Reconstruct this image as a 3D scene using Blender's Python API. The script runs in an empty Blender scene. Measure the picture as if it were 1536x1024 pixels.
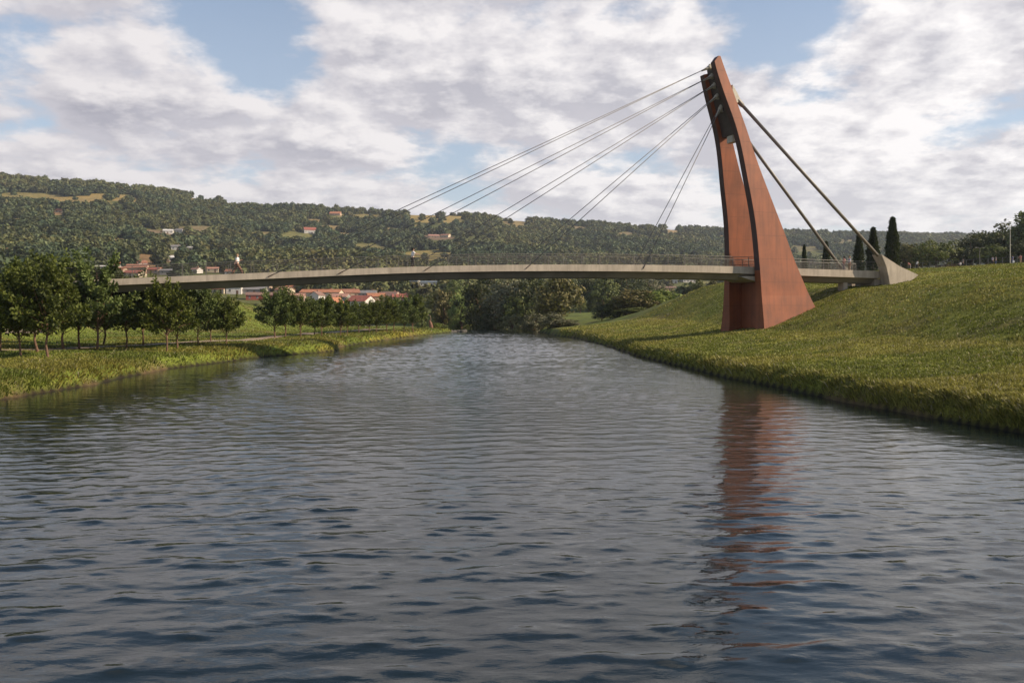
import bpy, bmesh, math, random
import numpy as np
from mathutils import Vector, Matrix, Euler

R = math.radians
random.seed(7)
rng = np.random.default_rng(11)
scene = bpy.context.scene
col = scene.collection

# ------------------------------------------------------------------ camera
F, CX, CY, HZ, CZ = 1330.0, 768.0, 512.0, 470.0, 4.0      # focal length in pixels of the 1536 wide photo, horizon row, eye height
PITCH = math.atan((CY - HZ) / F)
cd = bpy.data.cameras.new('camera'); cam = bpy.data.objects.new('camera', cd); col.objects.link(cam)
cam.location = (0, 0, CZ); cam.rotation_euler = (R(90) - PITCH, 0, 0)
cd.sensor_width = 36; cd.lens = 36 * F / 1536; cd.clip_start = .1; cd.clip_end = 12000
scene.camera = cam

def ray(x, y):
    a, b = (x - CX) / F, -(y - CY) / F
    c, s = math.cos(PITCH), math.sin(PITCH)
    return Vector((a, c + b * s, b * c - s))

def at(x, y, Y):
    d = ray(x, y)
    return Vector((0, 0, CZ)) + d * (Y / d.y)

# ------------------------------------------------------------------ numpy noise
_perm = np.random.default_rng(5).random((256, 256))
def vnoise(x, y):
    xi, yi = np.floor(x).astype(int), np.floor(y).astype(int)
    fx, fy = x - xi, y - yi
    fx, fy = fx * fx * (3 - 2 * fx), fy * fy * (3 - 2 * fy)
    a, b = _perm[xi & 255, yi & 255], _perm[(xi + 1) & 255, yi & 255]
    c, d = _perm[xi & 255, (yi + 1) & 255], _perm[(xi + 1) & 255, (yi + 1) & 255]
    return (a * (1 - fx) + b * fx) * (1 - fy) + (c * (1 - fx) + d * fx) * fy
def fbm(x, y, o=4):
    v, a, t = 0, .5, 0
    for i in range(o):
        v = v + a * vnoise(x * 2 ** i + 17.3 * i, y * 2 ** i + 9.1 * i); t += a; a *= .5
    return v / t
def sstep(a, b, x):
    t = np.clip((x - a) / (b - a), 0, 1)
    return t * t * (3 - 2 * t)

# ------------------------------------------------------------------ terrain
XL = ([-60, 0, 41, 50, 64, 82, 90, 96, 104, 130, 152, 166, 177, 190, 196, 203, 215, 240, 300, 380, 480, 5000],
      [-27, -26, -24, -23.8, -24.9, -22.7, -20, -19, -20.6, -19.6, -17.6, -16, -14, -12.6, -14, -22, -45, -90, -160, -300, -700, -9000])
XR = ([-60, 0, 30, 42, 53, 76, 95, 118, 140, 160, 177, 200, 231, 260, 295, 330, 380, 480, 5000],
      [30, 23, 17, 14.8, 13.4, 12.2, 11.8, 11.4, 10.4, 8.2, 7, 5, 0, -7, -16, -40, -100, -400, -9000])
RIDGE = ([-900, -300, 0, 150, 300, 400, 500, 600, 690, 800, 960, 1090, 1200, 1300, 1470, 1536, 1900, 2600],
         [250, 262, 270, 277, 299, 312, 317, 322, 325, 333, 341, 349, 352, 353, 356, 357, 356, 340])
def wob(Y):
    return 0.5 * (vnoise(Y / 3.1, Y * 0 + 3.5) - .5) + .8 * (vnoise(Y / 9.0, Y * 0 + 8.5) - .5)
def Z(X, Y):
    X, Y = np.asarray(X, float), np.asarray(Y, float)
    xl = np.interp(Y, *XL) + wob(Y); xr = np.interp(Y, *XR) + wob(Y + 500)
    s = X - xr
    g = np.interp(s, [0, .2, .8, 4, 8, 14.3, 20, 25, 30.5, 36, 45, 60, 100, 200], [0, .45, .95, 1.3, 1.65, 2.4, 4.6, 6.5, 7.25, 8.1, 9.0, 10, 11.2, 12.5])
    m = np.interp(Y, [0, 95, 150, 172, 215, 260, 330], [1, 1, 1.36, 1.1, .5, .42, .42])
    m2 = np.interp(Y, [0, 95, 150, 400], [1, 1, 1.4, 1.4])
    w = sstep(38, 75, s); m = m * (1 - w) + m2 * w
    Yc = np.clip(Y, 88, 212)
    zt = 4 + Yc * (.0497 + .0065 * np.clip((X / np.maximum(Y, 20) - .46) / .12, -.8, 1.3))
    a = g * m; k = 1.2
    h = np.clip(.5 + .5 * (zt - a) / k, 0, 1)
    zr = zt * (1 - h) + a * h - k * h * (1 - h)
    zr = np.where(s < 6, a, zr)
    sl = xl - X
    gl = np.interp(sl, [0, .25, .9, 2.5, 10, 40], [0, .42, .8, 1.03, 1.12, 1.4])
    gl = gl + 6.4 * sstep(48, 63, -X) * sstep(52, 66, Y) * (1 - sstep(104, 122, Y))
    gl = gl + 5.2 * sstep(33, 56, -X) * sstep(112, 142, Y) * (1 - sstep(168, 194, Y))
    ch = -np.minimum(np.minimum(-s, -sl) * .5, 2.2)
    z = np.where(s > 0, zr, np.where(sl > 0, gl, ch))
    dry = (s > 0) | (sl > 0)
    z = z + np.where(dry, .42 * (fbm(X / 7, Y / 7) - .5) * np.clip(np.maximum(s, sl) / 3, 0, 1), 0)
    # far plain and hills
    px = CX + F * X / np.maximum(Y, 40)
    Rr = np.interp(px, [0, 768, 1536], [1500, 1650, 2100]); r0 = np.interp(px, [0, 300, 768, 1100, 1536], [280, 300, 350, 420, 460])
    zp = 4.6 + 2.4 * (fbm(X / 90, Y / 90) - .5)
    zrid = 4 + Rr * (HZ - np.interp(px, *RIDGE)) / F
    t = (Y - r0) / (Rr - r0); tc = np.clip(t, 0, 1)
    zh = (zrid - 5) * tc ** 1.45 - np.clip(t - 1, 0, 3) * 160
    zh = zh + 46 * (fbm(X / 260, Y / 260, 3) - .5) * tc * (1 - tc) * 2.2 + 14 * (fbm(X / 70 + 40, Y / 70, 3) - .5) * tc * (1 - tc * .7)
    b = sstep(215, 330, Y) * np.where(s > 0, 1 - .999 * sstep(70, 110, s) * (1 - sstep(240, 420, Y)), 1)
    zz = z * (1 - b) + (zp + zh) * b
    inside = (~dry)
    return np.where(inside & (Y < 470), ch, np.where(Y > 470, zp + zh, zz))
def z1(x, y): return float(Z(np.array([x]), np.array([y]))[0])
def hit(x, y, Y0=20., Y1=2600.):
    "first point of the terrain seen through photo pixel (x, y) beyond distance Y0"
    d = ray(x, y); Ys = np.geomspace(Y0, Y1, 4000)
    zs = CZ + d.z / d.y * Ys; xs = d.x / d.y * Ys
    k = np.nonzero(Z(xs, Ys) >= zs)[0]
    i = k[0] if len(k) else len(Ys) - 1
    return Vector((xs[i], Ys[i], float(Z(xs[i:i+1], Ys[i:i+1])[0])))

# ------------------------------------------------------------------ material helpers
class NT:
    def __init__(s, name):
        s.m = bpy.data.materials.new(name); s.m.use_nodes = True; s.t = s.m.node_tree; s.t.nodes.clear()
        s.out = s.t.nodes.new('ShaderNodeOutputMaterial')
    def n(s, typ, props=None, **inp):
        nd = s.t.nodes.new('ShaderNode' + typ)
        for k, v in (props or {}).items(): setattr(nd, k, v)
        for k, v in inp.items():
            key = int(k[1:]) if k[0] == 'i' and k[1:].isdigit() else k.replace('_', ' ')
            if isinstance(v, bpy.types.NodeSocket): s.t.links.new(v, nd.inputs[key])
            else: nd.inputs[key].default_value = v
        return nd
    def ramp(s, fac, *stops):
        nd = s.t.nodes.new('ShaderNodeValToRGB'); s.t.links.new(fac, nd.inputs[0])
        e = nd.color_ramp.elements
        while len(e) < len(stops): e.new(.5)
        for el, (p, c) in zip(e, stops): el.position = p; el.color = (*c, 1)
        return nd.outputs[0]
    def mix(s, fac, a, b, mode='MIX'):
        nd = s.t.nodes.new('ShaderNodeMix'); nd.data_type = 'RGBA'; nd.blend_type = mode
        for i, v in ((0, fac), (6, a), (7, b)):
            if isinstance(v, bpy.types.NodeSocket): s.t.links.new(v, nd.inputs[i])
            else: nd.inputs[i].default_value = v if i == 0 else (*v, 1)
        return nd.outputs[2]
    def end(s, shader): s.t.links.new(shader.outputs[0] if hasattr(shader, 'outputs') else shader, s.out.inputs[0]); return s.m

def simple(name, c, rough=.7, var=.25, scale=3, bump=.0, metal=0, streak=None, bscale=None):
    t = NT(name); co = t.n('TexCoord').outputs['Object']
    no = t.n('TexNoise', Vector=co, Scale=scale, Detail=6, Roughness=.6)
    lo = tuple(x * (1 - var) for x in c); hi = tuple(min(x * (1 + var), 1) for x in c)
    cc = t.ramp(no.outputs[0], (.3, lo), (.7, hi))
    if streak:
        mp = t.n('Mapping', Vector=co, Scale=streak)
        n2 = t.n('TexNoise', Vector=mp.outputs[0], Scale=1, Detail=5, Roughness=.65)
        cc = t.mix(t.n('Math', {'operation': 'MULTIPLY'}, i0=t.ramp(n2.outputs[0], (.42, (0, 0, 0)), (.78, (1, 1, 1))), i1=.6).outputs[0], cc, tuple(x * .45 for x in c))
    p = t.n('BsdfPrincipled', Base_Color=cc, Roughness=rough, Metallic=metal)
    if bump:
        nb = t.n('TexNoise', Vector=co, Scale=bscale or scale * 6, Detail=5)
        b = t.n('Bump', Strength=bump, Distance=.05, Height=nb.outputs[0]); t.t.links.new(b.outputs[0], p.inputs['Normal'])
    return t.end(p)

def leafy(name, c1, c2, transl=.35, objvar=.35, tone=None):
    "foliage: colour from a per-leaf attribute and a per-object random"
    t = NT(name)
    at_ = t.n('Attribute', {'attribute_name': 'rnd'}).outputs['Fac']
    orr = t.n('ObjectInfo').outputs['Random']
    cc = t.mix(at_, c1, c2)
    if tone:                                  # woodland stands of different kinds
        tn = t.n('Attribute', {'attribute_type': 'INSTANCER', 'attribute_name': 'tone'}).outputs['Fac']
        cc = t.mix(t.ramp(tn, (.35, (0, 0, 0)), (.65, (1, 1, 1))), t.mix(at_, *tone), cc)
    hsv = t.n('HueSaturation', Color=cc, Hue=t.n('MapRange', Value=orr, i3=.5 - .03 * objvar / .35, i4=.5 + .022 * objvar / .35).outputs[0],
              Saturation=t.n('MapRange', Value=orr, i3=1.0, i4=.82).outputs[0], Value=t.n('MapRange', Value=orr, i3=1 - objvar, i4=1 + objvar).outputs[0]).outputs[0]
    d = t.n('BsdfPrincipled', Base_Color=hsv, Roughness=.62)
    d.inputs['Specular IOR Level'].default_value = .3
    tr = t.n('BsdfTranslucent', Color=t.mix(.5, hsv, (.10, .13, .015)))
    ms = t.n('MixShader', Fac=transl, i1=d.outputs[0], i2=tr.outputs[0])
    return t.end(ms)

M = {}
M['concrete'] = simple('concrete', (.40, .345, .275), .85, .18, .7, .25, streak=(2.6, 2.6, .25), bscale=12)
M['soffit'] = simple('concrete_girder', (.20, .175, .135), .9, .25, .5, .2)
M['asphalt'] = simple('deck_surface', (.16, .15, .14), .9, .2, 4)
def corten(name, c):
    t = NT(name); co = t.n('TexCoord').outputs['Object']
    n1 = t.n('TexNoise', Vector=co, Scale=.35, Detail=7, Roughness=.62)
    n2 = t.n('TexNoise', Vector=t.n('Mapping', Vector=co, Scale=(2.2, 2.2, .11)).outputs[0], Scale=1, Detail=6, Roughness=.6)
    n3 = t.n('TexNoise', Vector=co, Scale=14, Detail=4)
    cc = t.ramp(n1.outputs[0], (.28, tuple(x * .66 for x in c)), (.72, tuple(x * 1.25 for x in c)))
    cc = t.mix(t.ramp(n2.outputs[0], (.40, (0, 0, 0)), (.78, (.75, .75, .75))), cc, tuple(x * .45 for x in c))
    # plate seams every 2.4 m
    sx = t.n('SeparateXYZ', Vector=co)
    fr = t.n('Math', {'operation': 'FRACT'}, i0=t.n('Math', {'operation': 'DIVIDE'}, i0=sx.outputs[2], i1=2.4).outputs[0])
    seam = t.n('Math', {'operation': 'LESS_THAN'}, i0=fr.outputs[0], i1=.022)
    cc = t.mix(t.n('Math', {'operation': 'MULTIPLY'}, i0=seam.outputs[0], i1=.5).outputs[0], cc, tuple(x * .4 for x in c))
    p = t.n('BsdfPrincipled', Base_Color=cc, Roughness=.62)
    b = t.n('Bump', Strength=.12, Distance=.05, Height=t.mix(.5, n3.outputs[0], n1.outputs[0])); t.t.links.new(b.outputs[0], p.inputs['Normal'])
    return t.end(p)
M['corten'] = corten('red_steel', (.275, .074, .023))
M['leg_side_dark'] = corten('dark_red_leg_side', (.055, .018, .014))  # darker version of the leg colour, for the left faces
M['dark_steel'] = simple('dark_steel', (.045, .03, .028), .6, .3, 2)
M['cable'] = simple('cable_steel', (.135, .13, .125), .6, .15, 3)
M['backstay'] = simple('backstay_tube', (.15, .13, .108), .5, .2, 2)
M['socket'] = simple('socket_cast', (.40, .37, .30), .55, .2, 4)
M['rail'] = simple('galvanised', (.125, .115, .10), .5, .15, 5, metal=.2)
M['bark'] = simple('bark', (.15, .085, .055), .9, .4, 6, .5)
M['bark2'] = simple('pale_bark', (.24, .17, .12), .9, .3, 6, .4)
M['leaf_lawn'] = leafy('lawn_tree_leaf', (.014, .024, .005), (.17, .215, .03), .3, .2)
M['leaf_green'] = leafy('bush_leaf', (.06, .085, .018), (.20, .22, .045), .3, .22)
M['leaf_olive'] = leafy('olive_leaf', (.075, .08, .024), (.25, .215, .065), .28, .22)
M['leaf_grey'] = leafy('willow_leaf', (.10, .11, .06), (.27, .26, .145), .28, .2)
M['leaf_dark'] = leafy('dark_leaf', (.026, .04, .013), (.105, .115, .035), .22, .2)
M['leaf_bright'] = leafy('bright_leaf', (.11, .17, .024), (.27, .32, .05), .35, .15)
M['cypress'] = leafy('cypress_needle', (.012, .024, .008), (.042, .058, .014), .15, .15)
M['forest'] = leafy('forest_leaf', (.085, .098, .026), (.195, .185, .046), .2, .38, tone=((.032, .054, .024), (.095, .125, .042)))
M['rock'] = simple('rock', (.075, .068, .058), .9, .4, 3, .5)
M['snag'] = simple('snag_wood', (.17, .085, .055), .9, .4, 5, .5)

# ------------------------------------------------------------------ object helpers
def tag(o, label=None, cat=None, group=None, kind=None):
    for k, v in (('label', label), ('category', cat), ('group', group), ('kind', kind)):
        if v: o[k] = v
    return o
def empty(name, loc, rz=0, **kw):
    o = bpy.data.objects.new(name, None); col.objects.link(o); o.location = loc; o.rotation_euler = (0, 0, rz); o.empty_display_size = .3
    return tag(o, **kw)
def link(name, me, mats, parent=None, smooth=False):
    o = bpy.data.objects.new(name, me); col.objects.link(o)
    for m in (mats if isinstance(mats, (list, tuple)) else [mats]): me.materials.append(m)
    if parent is not None: o.parent = parent
    if smooth: me.shade_smooth()
    return o
def np_mesh(name, V, faces_flat, sizes, attr=None):
    me = bpy.data.meshes.new(name)
    V = np.asarray(V, np.float32); ff = np.asarray(faces_flat, np.int32).ravel()
    me.vertices.add(len(V)); me.vertices.foreach_set('co', V.ravel())
    if np.isscalar(sizes): n = len(ff) // sizes; st = np.arange(n, dtype=np.int32) * sizes
    else: sizes = np.asarray(sizes, np.int32); n = len(sizes); st = np.concatenate([[0], np.cumsum(sizes)[:-1]]).astype(np.int32)
    me.loops.add(len(ff)); me.loops.foreach_set('vertex_index', ff)
    me.polygons.add(n); me.polygons.foreach_set('loop_start', st)
    me.update(calc_edges=True); me.validate()
    for k, a in (attr or {}).items():
        if a.ndim == 1: me.attributes.new(k, 'FLOAT', 'POINT').data.foreach_set('value', a.astype(np.float32))
        else:
            c = np.ones((len(a), 4), np.float32); c[:, :3] = a
            me.attributes.new(k, 'FLOAT_COLOR', 'POINT').data.foreach_set('color', c.ravel())
    return me
class MB:
    "collects shapes into one bmesh"
    def __init__(s): s.bm = bmesh.new()
    def poly(s, pts, faces):
        v = [s.bm.verts.new(p) for p in pts]
        for f in faces:
            try: s.bm.faces.new([v[i] for i in f])
            except ValueError: pass
        return s
    def box(s, lo, hi):
        x0, y0, z0 = lo; x1, y1, z1_ = hi
        return s.poly([(x0,y0,z0),(x1,y0,z0),(x1,y1,z0),(x0,y1,z0),(x0,y0,z1_),(x1,y0,z1_),(x1,y1,z1_),(x0,y1,z1_)],
                      [(0,3,2,1),(4,5,6,7),(0,1,5,4),(1,2,6,5),(2,3,7,6),(3,0,4,7)])
    def tube(s, pts, rad, n=8, cap=True):
        pts = [Vector(p) for p in pts]; rad = rad if isinstance(rad, (list, tuple)) else [rad] * len(pts)
        rings = []
        for i, p in enumerate(pts):
            d = (pts[min(i + 1, len(pts) - 1)] - pts[max(i - 1, 0)]).normalized()
            a = d.cross(Vector((0, 0, 1)) if abs(d.z) < .95 else Vector((1, 0, 0))).normalized(); b = d.cross(a)
            rings.append([s.bm.verts.new(p + (a * math.cos(2 * math.pi * k / n) + b * math.sin(2 * math.pi * k / n)) * rad[i]) for k in range(n)])
        for r0, r1 in zip(rings, rings[1:]):
            for k in range(n): s.bm.faces.new((r0[k], r0[(k + 1) % n], r1[(k + 1) % n], r1[k]))
        if cap: s.bm.faces.new(rings[0][::-1]); s.bm.faces.new(rings[-1])
        return s
    def loft(s, secs, cap=True):
        rings = [[s.bm.verts.new(p) for p in q] for q in secs]
        n = len(rings[0])
        for r0, r1 in zip(rings, rings[1:]):
            for k in range(n): s.bm.faces.new((r0[k], r0[(k + 1) % n], r1[(k + 1) % n], r1[k]))
        if cap: s.bm.faces.new(rings[0][::-1]); s.bm.faces.new(rings[-1])
        return s
    def ball(s, c, r, sc=(1, 1, 1), seg=10):
        m = Matrix.Translation(c) @ Matrix.Diagonal((*sc, 1))
        bmesh.ops.create_uvsphere(s.bm, u_segments=seg, v_segments=max(6, seg // 2 + 2), radius=r, matrix=m); return s
    def mesh(s, name, bevel=0):
        bmesh.ops.recalc_face_normals(s.bm, faces=s.bm.faces[:])
        if bevel: bmesh.ops.bevel(s.bm, geom=[e for e in s.bm.edges if e.calc_face_angle(0) > .5], offset=bevel, segments=2, affect='EDGES', clamp_overlap=True)
        me = bpy.data.meshes.new(name); s.bm.to_mesh(me); s.bm.free(); return me
    def build(s, name, mat, parent=None, bevel=0, smooth=False):
        return link(name, s.mesh(name, bevel), mat, parent, smooth)

# ------------------------------------------------------------------ ground and hills
def grid_mesh(name, rows, K, off, attr_fn):
    Yg, Kg = np.meshgrid(rows, K, indexing='ij'); Xg = Kg * (Yg + off)
    Zg = Z(Xg, Yg)
    V = np.stack([Xg, Yg, Zg], -1).reshape(-1, 3); r, c = Yg.shape
    i = np.arange((r - 1) * c).reshape(r - 1, c)[:, :-1]
    q = np.stack([i, i + 1, i + c + 1, i + c], -1).reshape(-1, 4)
    return np_mesh(name, V, q, 4, attr_fn(V))
FIELDS = [ # px x, y, half width, half height, colour, keep-trees fraction
 (40,297,80,7,(.24,.20,.075)),(135,299,66,9,(.32,.235,.09)),(305,300,26,3,(.26,.2,.1)),(350,306,30,2.5,(.28,.22,.1)),(90,318,14,3,(.33,.21,.12)),
 (645,325,62,13,(.33,.25,.09)),(545,324,45,4,(.26,.21,.08)),(775,333,28,8,(.29,.22,.1)),(332,381,24,15,(.32,.24,.09)),(222,393,32,15,(.27,.17,.09)),
 (255,387,20,8,(.22,.15,.09)),(182,362,22,5,(.27,.2,.1)),(450,354,28,9,(.2,.19,.07)),(495,341,22,2.5,(.28,.21,.1)),(640,384,46,13,(.26,.21,.075)),
 (560,373,42,9,(.2,.18,.075)),(640,437,36,7,(.28,.21,.08)),(1010,446,50,8,(.25,.2,.09)),(1060,424,24,6,(.2,.19,.07)),(240,352,34,10,(.2,.15,.1)),
 (700,374,22,4,(.24,.18,.09)),(1005,346,14,4,(.3,.22,.12)),(300,345,34,8,(.2,.16,.09)),(420,372,30,5,(.22,.19,.08)),(110,345,20,3,(.22,.16,.09)),(1210,372,40,4,(.18,.16,.08)),
 (400,352,22,3.5,(.25,.2,.1)),(655,356,36,4,(.2,.14,.1)),(860,342,26,3,(.22,.17,.09)),(940,350,16,3,(.22,.17,.09)),(1090,356,20,3,(.24,.18,.1)),(520,352,22,3,(.25,.19,.09)),
 (30,330,24,2.5,(.22,.17,.08)),(205,322,30,2.5,(.2,.16,.08)),(600,345,26,3,(.24,.18,.09)),(470,330,20,2,(.27,.2,.1)),(1270,362,30,3,(.2,.17,.09)),(1130,347,16,3,(.28,.21,.11))]
def pxpy(V): return CX + F * V[:, 0] / V[:, 1], HZ - F * (V[:, 2] - CZ) / V[:, 1]
def field_mask(V, dy=0):
    px, py = pxpy(V); py = py - dy; w = (fbm(V[:, 0] / 40, V[:, 1] / 40, 3) - .5)
    out = []
    for (x, y, a, b, c) in FIELDS:
        d = np.sqrt(((px - x) / (a * 1.0)) ** 2 + ((py - y - 1) / (b * .9 + 1.0)) ** 2) + w * 1.2
        out.append(1 - sstep(.8, 1.05, d))
    return out
def hill_attr(V):
    n = fbm(V[:, 0] / 60, V[:, 1] / 60, 4)[:, None]; n2 = fbm(V[:, 0] / 15 + 50, V[:, 1] / 15, 3)[:, None]
    c = np.array([.055, .07, .022]) * (1 - n) + np.array([.115, .115, .038]) * n
    for m, f in zip(field_mask(V), FIELDS): c = c * (1 - m[:, None]) + np.array(f[4]) * .8 * m[:, None] * (.82 + .36 * n2)
    # near plain: meadows
    w = (1 - sstep(300, 420, V[:, 1]))[:, None]
    c = c * (1 - w) + (np.array([.105, .13, .028]) * (.75 + .5 * n2)) * w
    return {'tint': c}
def ground_attr(V):
    n = fbm(V[:, 0] / 9, V[:, 1] / 9, 4)[:, None]; n2 = fbm(V[:, 0] / 2.2 + 9, V[:, 1] / 2.2, 3)[:, None]
    c = np.array([.135, .17, .024]) * (1 - n) + np.array([.28, .235, .045]) * n
    c = c * (.7 + .6 * n2)
    far = sstep(150, 175, V[:, 1])[:, None]; c = c * (1 - far) + np.array([.12, .145, .028]) * (.75 + .5 * n2) * far
    lv = ((V[:, 0] < -20) & (V[:, 1] < 200))[:, None]
    c = np.where(lv, np.array([.125, .155, .026]) * (.7 + .6 * n2) * (.8 + .4 * n), c)
    mud = (1 - sstep(.14, .34, V[:, 2]))[:, None]; c = c * (1 - mud) + np.array([.022, .018, .011]) * mud
    dirt = (sstep(.60, .70, fbm(V[:, 0] / 5 + 30, V[:, 1] / 5, 4)))[:, None] * .5
    c = c * (1 - dirt) + np.array([.15, .105, .055]) * dirt
    return {'tint': c}
def earth(name, sc, bump):
    t = NT(name); co = t.n('TexCoord').outputs['Object']
    a = t.n('Attribute', {'attribute_name': 'tint'}).outputs['Color']
    n = t.n('TexNoise', Vector=co, Scale=sc, Detail=8, Roughness=.7)
    n2 = t.n('TexNoise', Vector=co, Scale=sc * .22, Detail=4, Roughness=.6)
    cc = t.mix(1, a, t.ramp(n.outputs[0], (.3, (.55, .55, .5)), (.7, (1.4, 1.4, 1.4))), 'MULTIPLY')
    cc = t.mix(.6, cc, t.mix(1, cc, t.ramp(n2.outputs[0], (.35, (.7, .75, .7)), (.65, (1.35, 1.25, 1.1))), 'MULTIPLY'))
    p = t.n('BsdfPrincipled', Base_Color=cc, Roughness=.95); p.inputs['Specular IOR Level'].default_value = .15
    b = t.n('Bump', Strength=bump, Distance=.15, Height=n.outputs[0]); t.t.links.new(b.outputs[0], p.inputs['Normal'])
    return t.end(p)
rows1 = np.concatenate([np.linspace(-30, 18, 40), np.geomspace(18.2, 230, 560)])
K1 = np.linspace(-1.25, 1.25, 950)
tag(link('ground', grid_mesh('ground', rows1, K1, 45, ground_attr), earth('turf', 9, .22), smooth=True), kind='structure')
rows2 = np.concatenate([[230.], np.geomspace(231.5, 2200, 420), np.linspace(2230, 6000, 16)])
K2 = np.linspace(-1.25, 1.25, 820)
hills = tag(link('hills', grid_mesh('hills', rows2, K2, 45, hill_attr), earth('hillside', .35, .5), smooth=True), kind='structure')

# ------------------------------------------------------------------ water
def waves(X, Y):
    r = np.random.default_rng(3); h = np.zeros_like(X); 
    amp = .75 + .6 * sstep(.2, .8, fbm(X / 13 + 3, Y / 9, 3))
    bank = np.minimum(X - np.interp(Y, *XL), np.interp(Y, *XR) - X); amp = amp * (.24 + .76 * sstep(.5, 11, bank)) * (1 + .5 * sstep(35, 90, Y))
    for i in range(80):
        lam = .20 * (1.45 / .20) ** (r.random() ** .8); th = R(92) + r.normal() * R(25) * (1.25 if lam < .7 else .9); ph = r.random() * 6.283
        k = 2 * math.pi / lam; a = WAVE * lam ** 1.0 * (.5 + r.random())
        fade = np.clip(1.6 - np.clip(Y, 0, 75) * .009 / lam, 0, 1) * (1 + np.clip(Y - 40, 0, 60) * .006)
        p = k * (math.cos(th) * X + math.sin(th) * Y) + ph + 1.3 * np.sin(X * .31 + i) + .8 * np.sin(Y * .23 + i * 2.1)
        s = np.sin(p); h += a * fade * (s + .28 * np.cos(2 * p))
    sg = max(h.std(), 1e-6); return amp * sg * (np.exp(.38 * np.clip(h / sg, -4, 3)) - 1.07) / .38
WAVE = .00118
xs = np.arange(-27, 21.01, .10); ys = np.concatenate([np.arange(4, 20, .045), np.arange(20, 55, .075), np.arange(55, 230, .12)])
Xg, Yg = np.meshgrid(xs, ys)
Zw = waves(Xg, Yg) * sstep(230, 200, Yg) * sstep(-27, -25.5, Xg) * sstep(21, 20, Xg) * sstep(4, 5, Yg)
V = np.stack([Xg, Yg, Zw], -1).reshape(-1, 3); r_, c_ = Xg.shape
i = np.arange((r_ - 1) * c_).reshape(r_ - 1, c_)[:, :-1]
q = np.stack([i, i + 1, i + c_ + 1, i + c_], -1).reshape(-1, 4)
y_end = float(ys[-1]); x0, x1_ = float(xs[0]), float(xs[-1])
nb = len(V)
def rect(a, b, c, d): return [(a, c, 0), (b, c, 0), (b, d, 0), (a, d, 0)]
ext = rect(-900, x0, -60, y_end) + rect(x1_, 200, -60, y_end) + rect(x0, x1_, -60, 4) + rect(-900, 200, y_end, 520)
V = np.concatenate([V, np.array(ext, float)])
q = np.concatenate([q, np.arange(nb, nb + 16).reshape(4, 4)])
t = NT('river_water'); co = t.n('TexCoord').outputs['Object']
n1 = t.n('TexNoise', Vector=t.n('Mapping', Vector=co, Scale=(.85, 1.9, 1)).outputs[0], Scale=1.5, Detail=5, Roughness=.6, Distortion=.5)
n2 = t.n('TexNoise', Vector=t.n('Mapping', Vector=co, Scale=(.35, 1.0, 1)).outputs[0], Scale=.9, Detail=3)
gust = t.n('TexNoise', Vector=t.n('Mapping', Vector=co, Scale=(.05, .03, 1)).outputs[0], Scale=1, Detail=3)
sep = t.n('SeparateXYZ', Vector=co)
farw = t.n('MapRange', {'clamp': True}, Value=sep.outputs[1], i1=10., i2=120., i3=.45, i4=1.0)
n3 = t.n('TexNoise', Vector=t.n('Mapping', Vector=co, Scale=(3.2, 6.5, 1)).outputs[0], Scale=1.2, Detail=3, Roughness=.5)
n13 = t.n('Math', {'operation': 'MULTIPLY_ADD'}, i0=n3.outputs[0], i1=.3, i2=n1.outputs[0])
hgt = t.n('Math', {'operation': 'ADD'}, i0=n13.outputs[0], i1=t.n('Math', {'operation': 'MULTIPLY'}, i0=n2.outputs[0], i1=1.6).outputs[0])
dist = t.n('Math', {'operation': 'MULTIPLY'}, i0=farw.outputs[0], i1=t.n('MapRange', Value=gust.outputs[0], i1=.3, i2=.7, i3=.012, i4=.036).outputs[0])
b = t.n('Bump', Strength=1.0, Distance=dist.outputs[0], Height=hgt.outputs[0])
p = t.n('BsdfPrincipled', Base_Color=(.007, .013, .015, 1), Roughness=.02, IOR=1.333, Normal=b.outputs[0])
tag(link('water', np_mesh('water', V, q, 4), t.end(p), smooth=True), kind='structure')

# ------------------------------------------------------------------ footpath
pts = [(-47, 48), (-41, 60), (-37, 70), (-33, 82), (-29.5, 95), (-29, 107), (-28.5, 120), (-27, 140), (-24, 165)]
pp = np.array(pts, float); yy = np.linspace(48, 165, 160); xx = np.interp(yy, pp[:, 1], pp[:, 0])
xx = np.convolve(np.pad(xx, 8, 'edge'), np.ones(17) / 17, 'valid')
rowsv = []
for xo in (-1.1, -.55, 0, .55, 1.1): rowsv.append(np.stack([xx + xo, yy, Z(xx + xo, yy) + .03], -1))
V = np.stack(rowsv, 1).reshape(-1, 3); i = np.arange(159 * 5).reshape(159, 5)[:, :-1]
tag(link('footpath', np_mesh('footpath', V, np.stack([i, i + 1, i + 6, i + 5], -1).reshape(-1, 4), 4), simple('path_gravel', (.25, .185, .125), .95, .3, 3, .3), smooth=True), kind='structure')

# ------------------------------------------------------------------ footbridge
TH = R(20); U = Vector((math.cos(TH), math.sin(TH), 0)); W = Vector((-math.sin(TH), math.cos(TH), 0)); P0 = Vector((26.5, 95.0, 0))
def trace(x, y, v):
    "bridge coordinates (u, z) of photo pixel (x, y) on the upright plane v"
    d = ray(x, y); o = Vector((0, 0, CZ)) - P0
    tt = (v - o.dot(W)) / d.dot(W); q = o + d * tt
    return q.dot(U), q.z
def trace_lean(x, y, vf):
    v = vf(10)
    for _ in range(12): u, z = trace(x, y, v); v = vf(z)
    return u, z
def B(u, v, z): return Vector((u, v, z))          # local coordinates of the bridge empty
bridge = empty('footbridge', P0, TH, label='concrete cable-stayed footbridge with a leaning red steel pylon crossing the river', cat='bridge')
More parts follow.
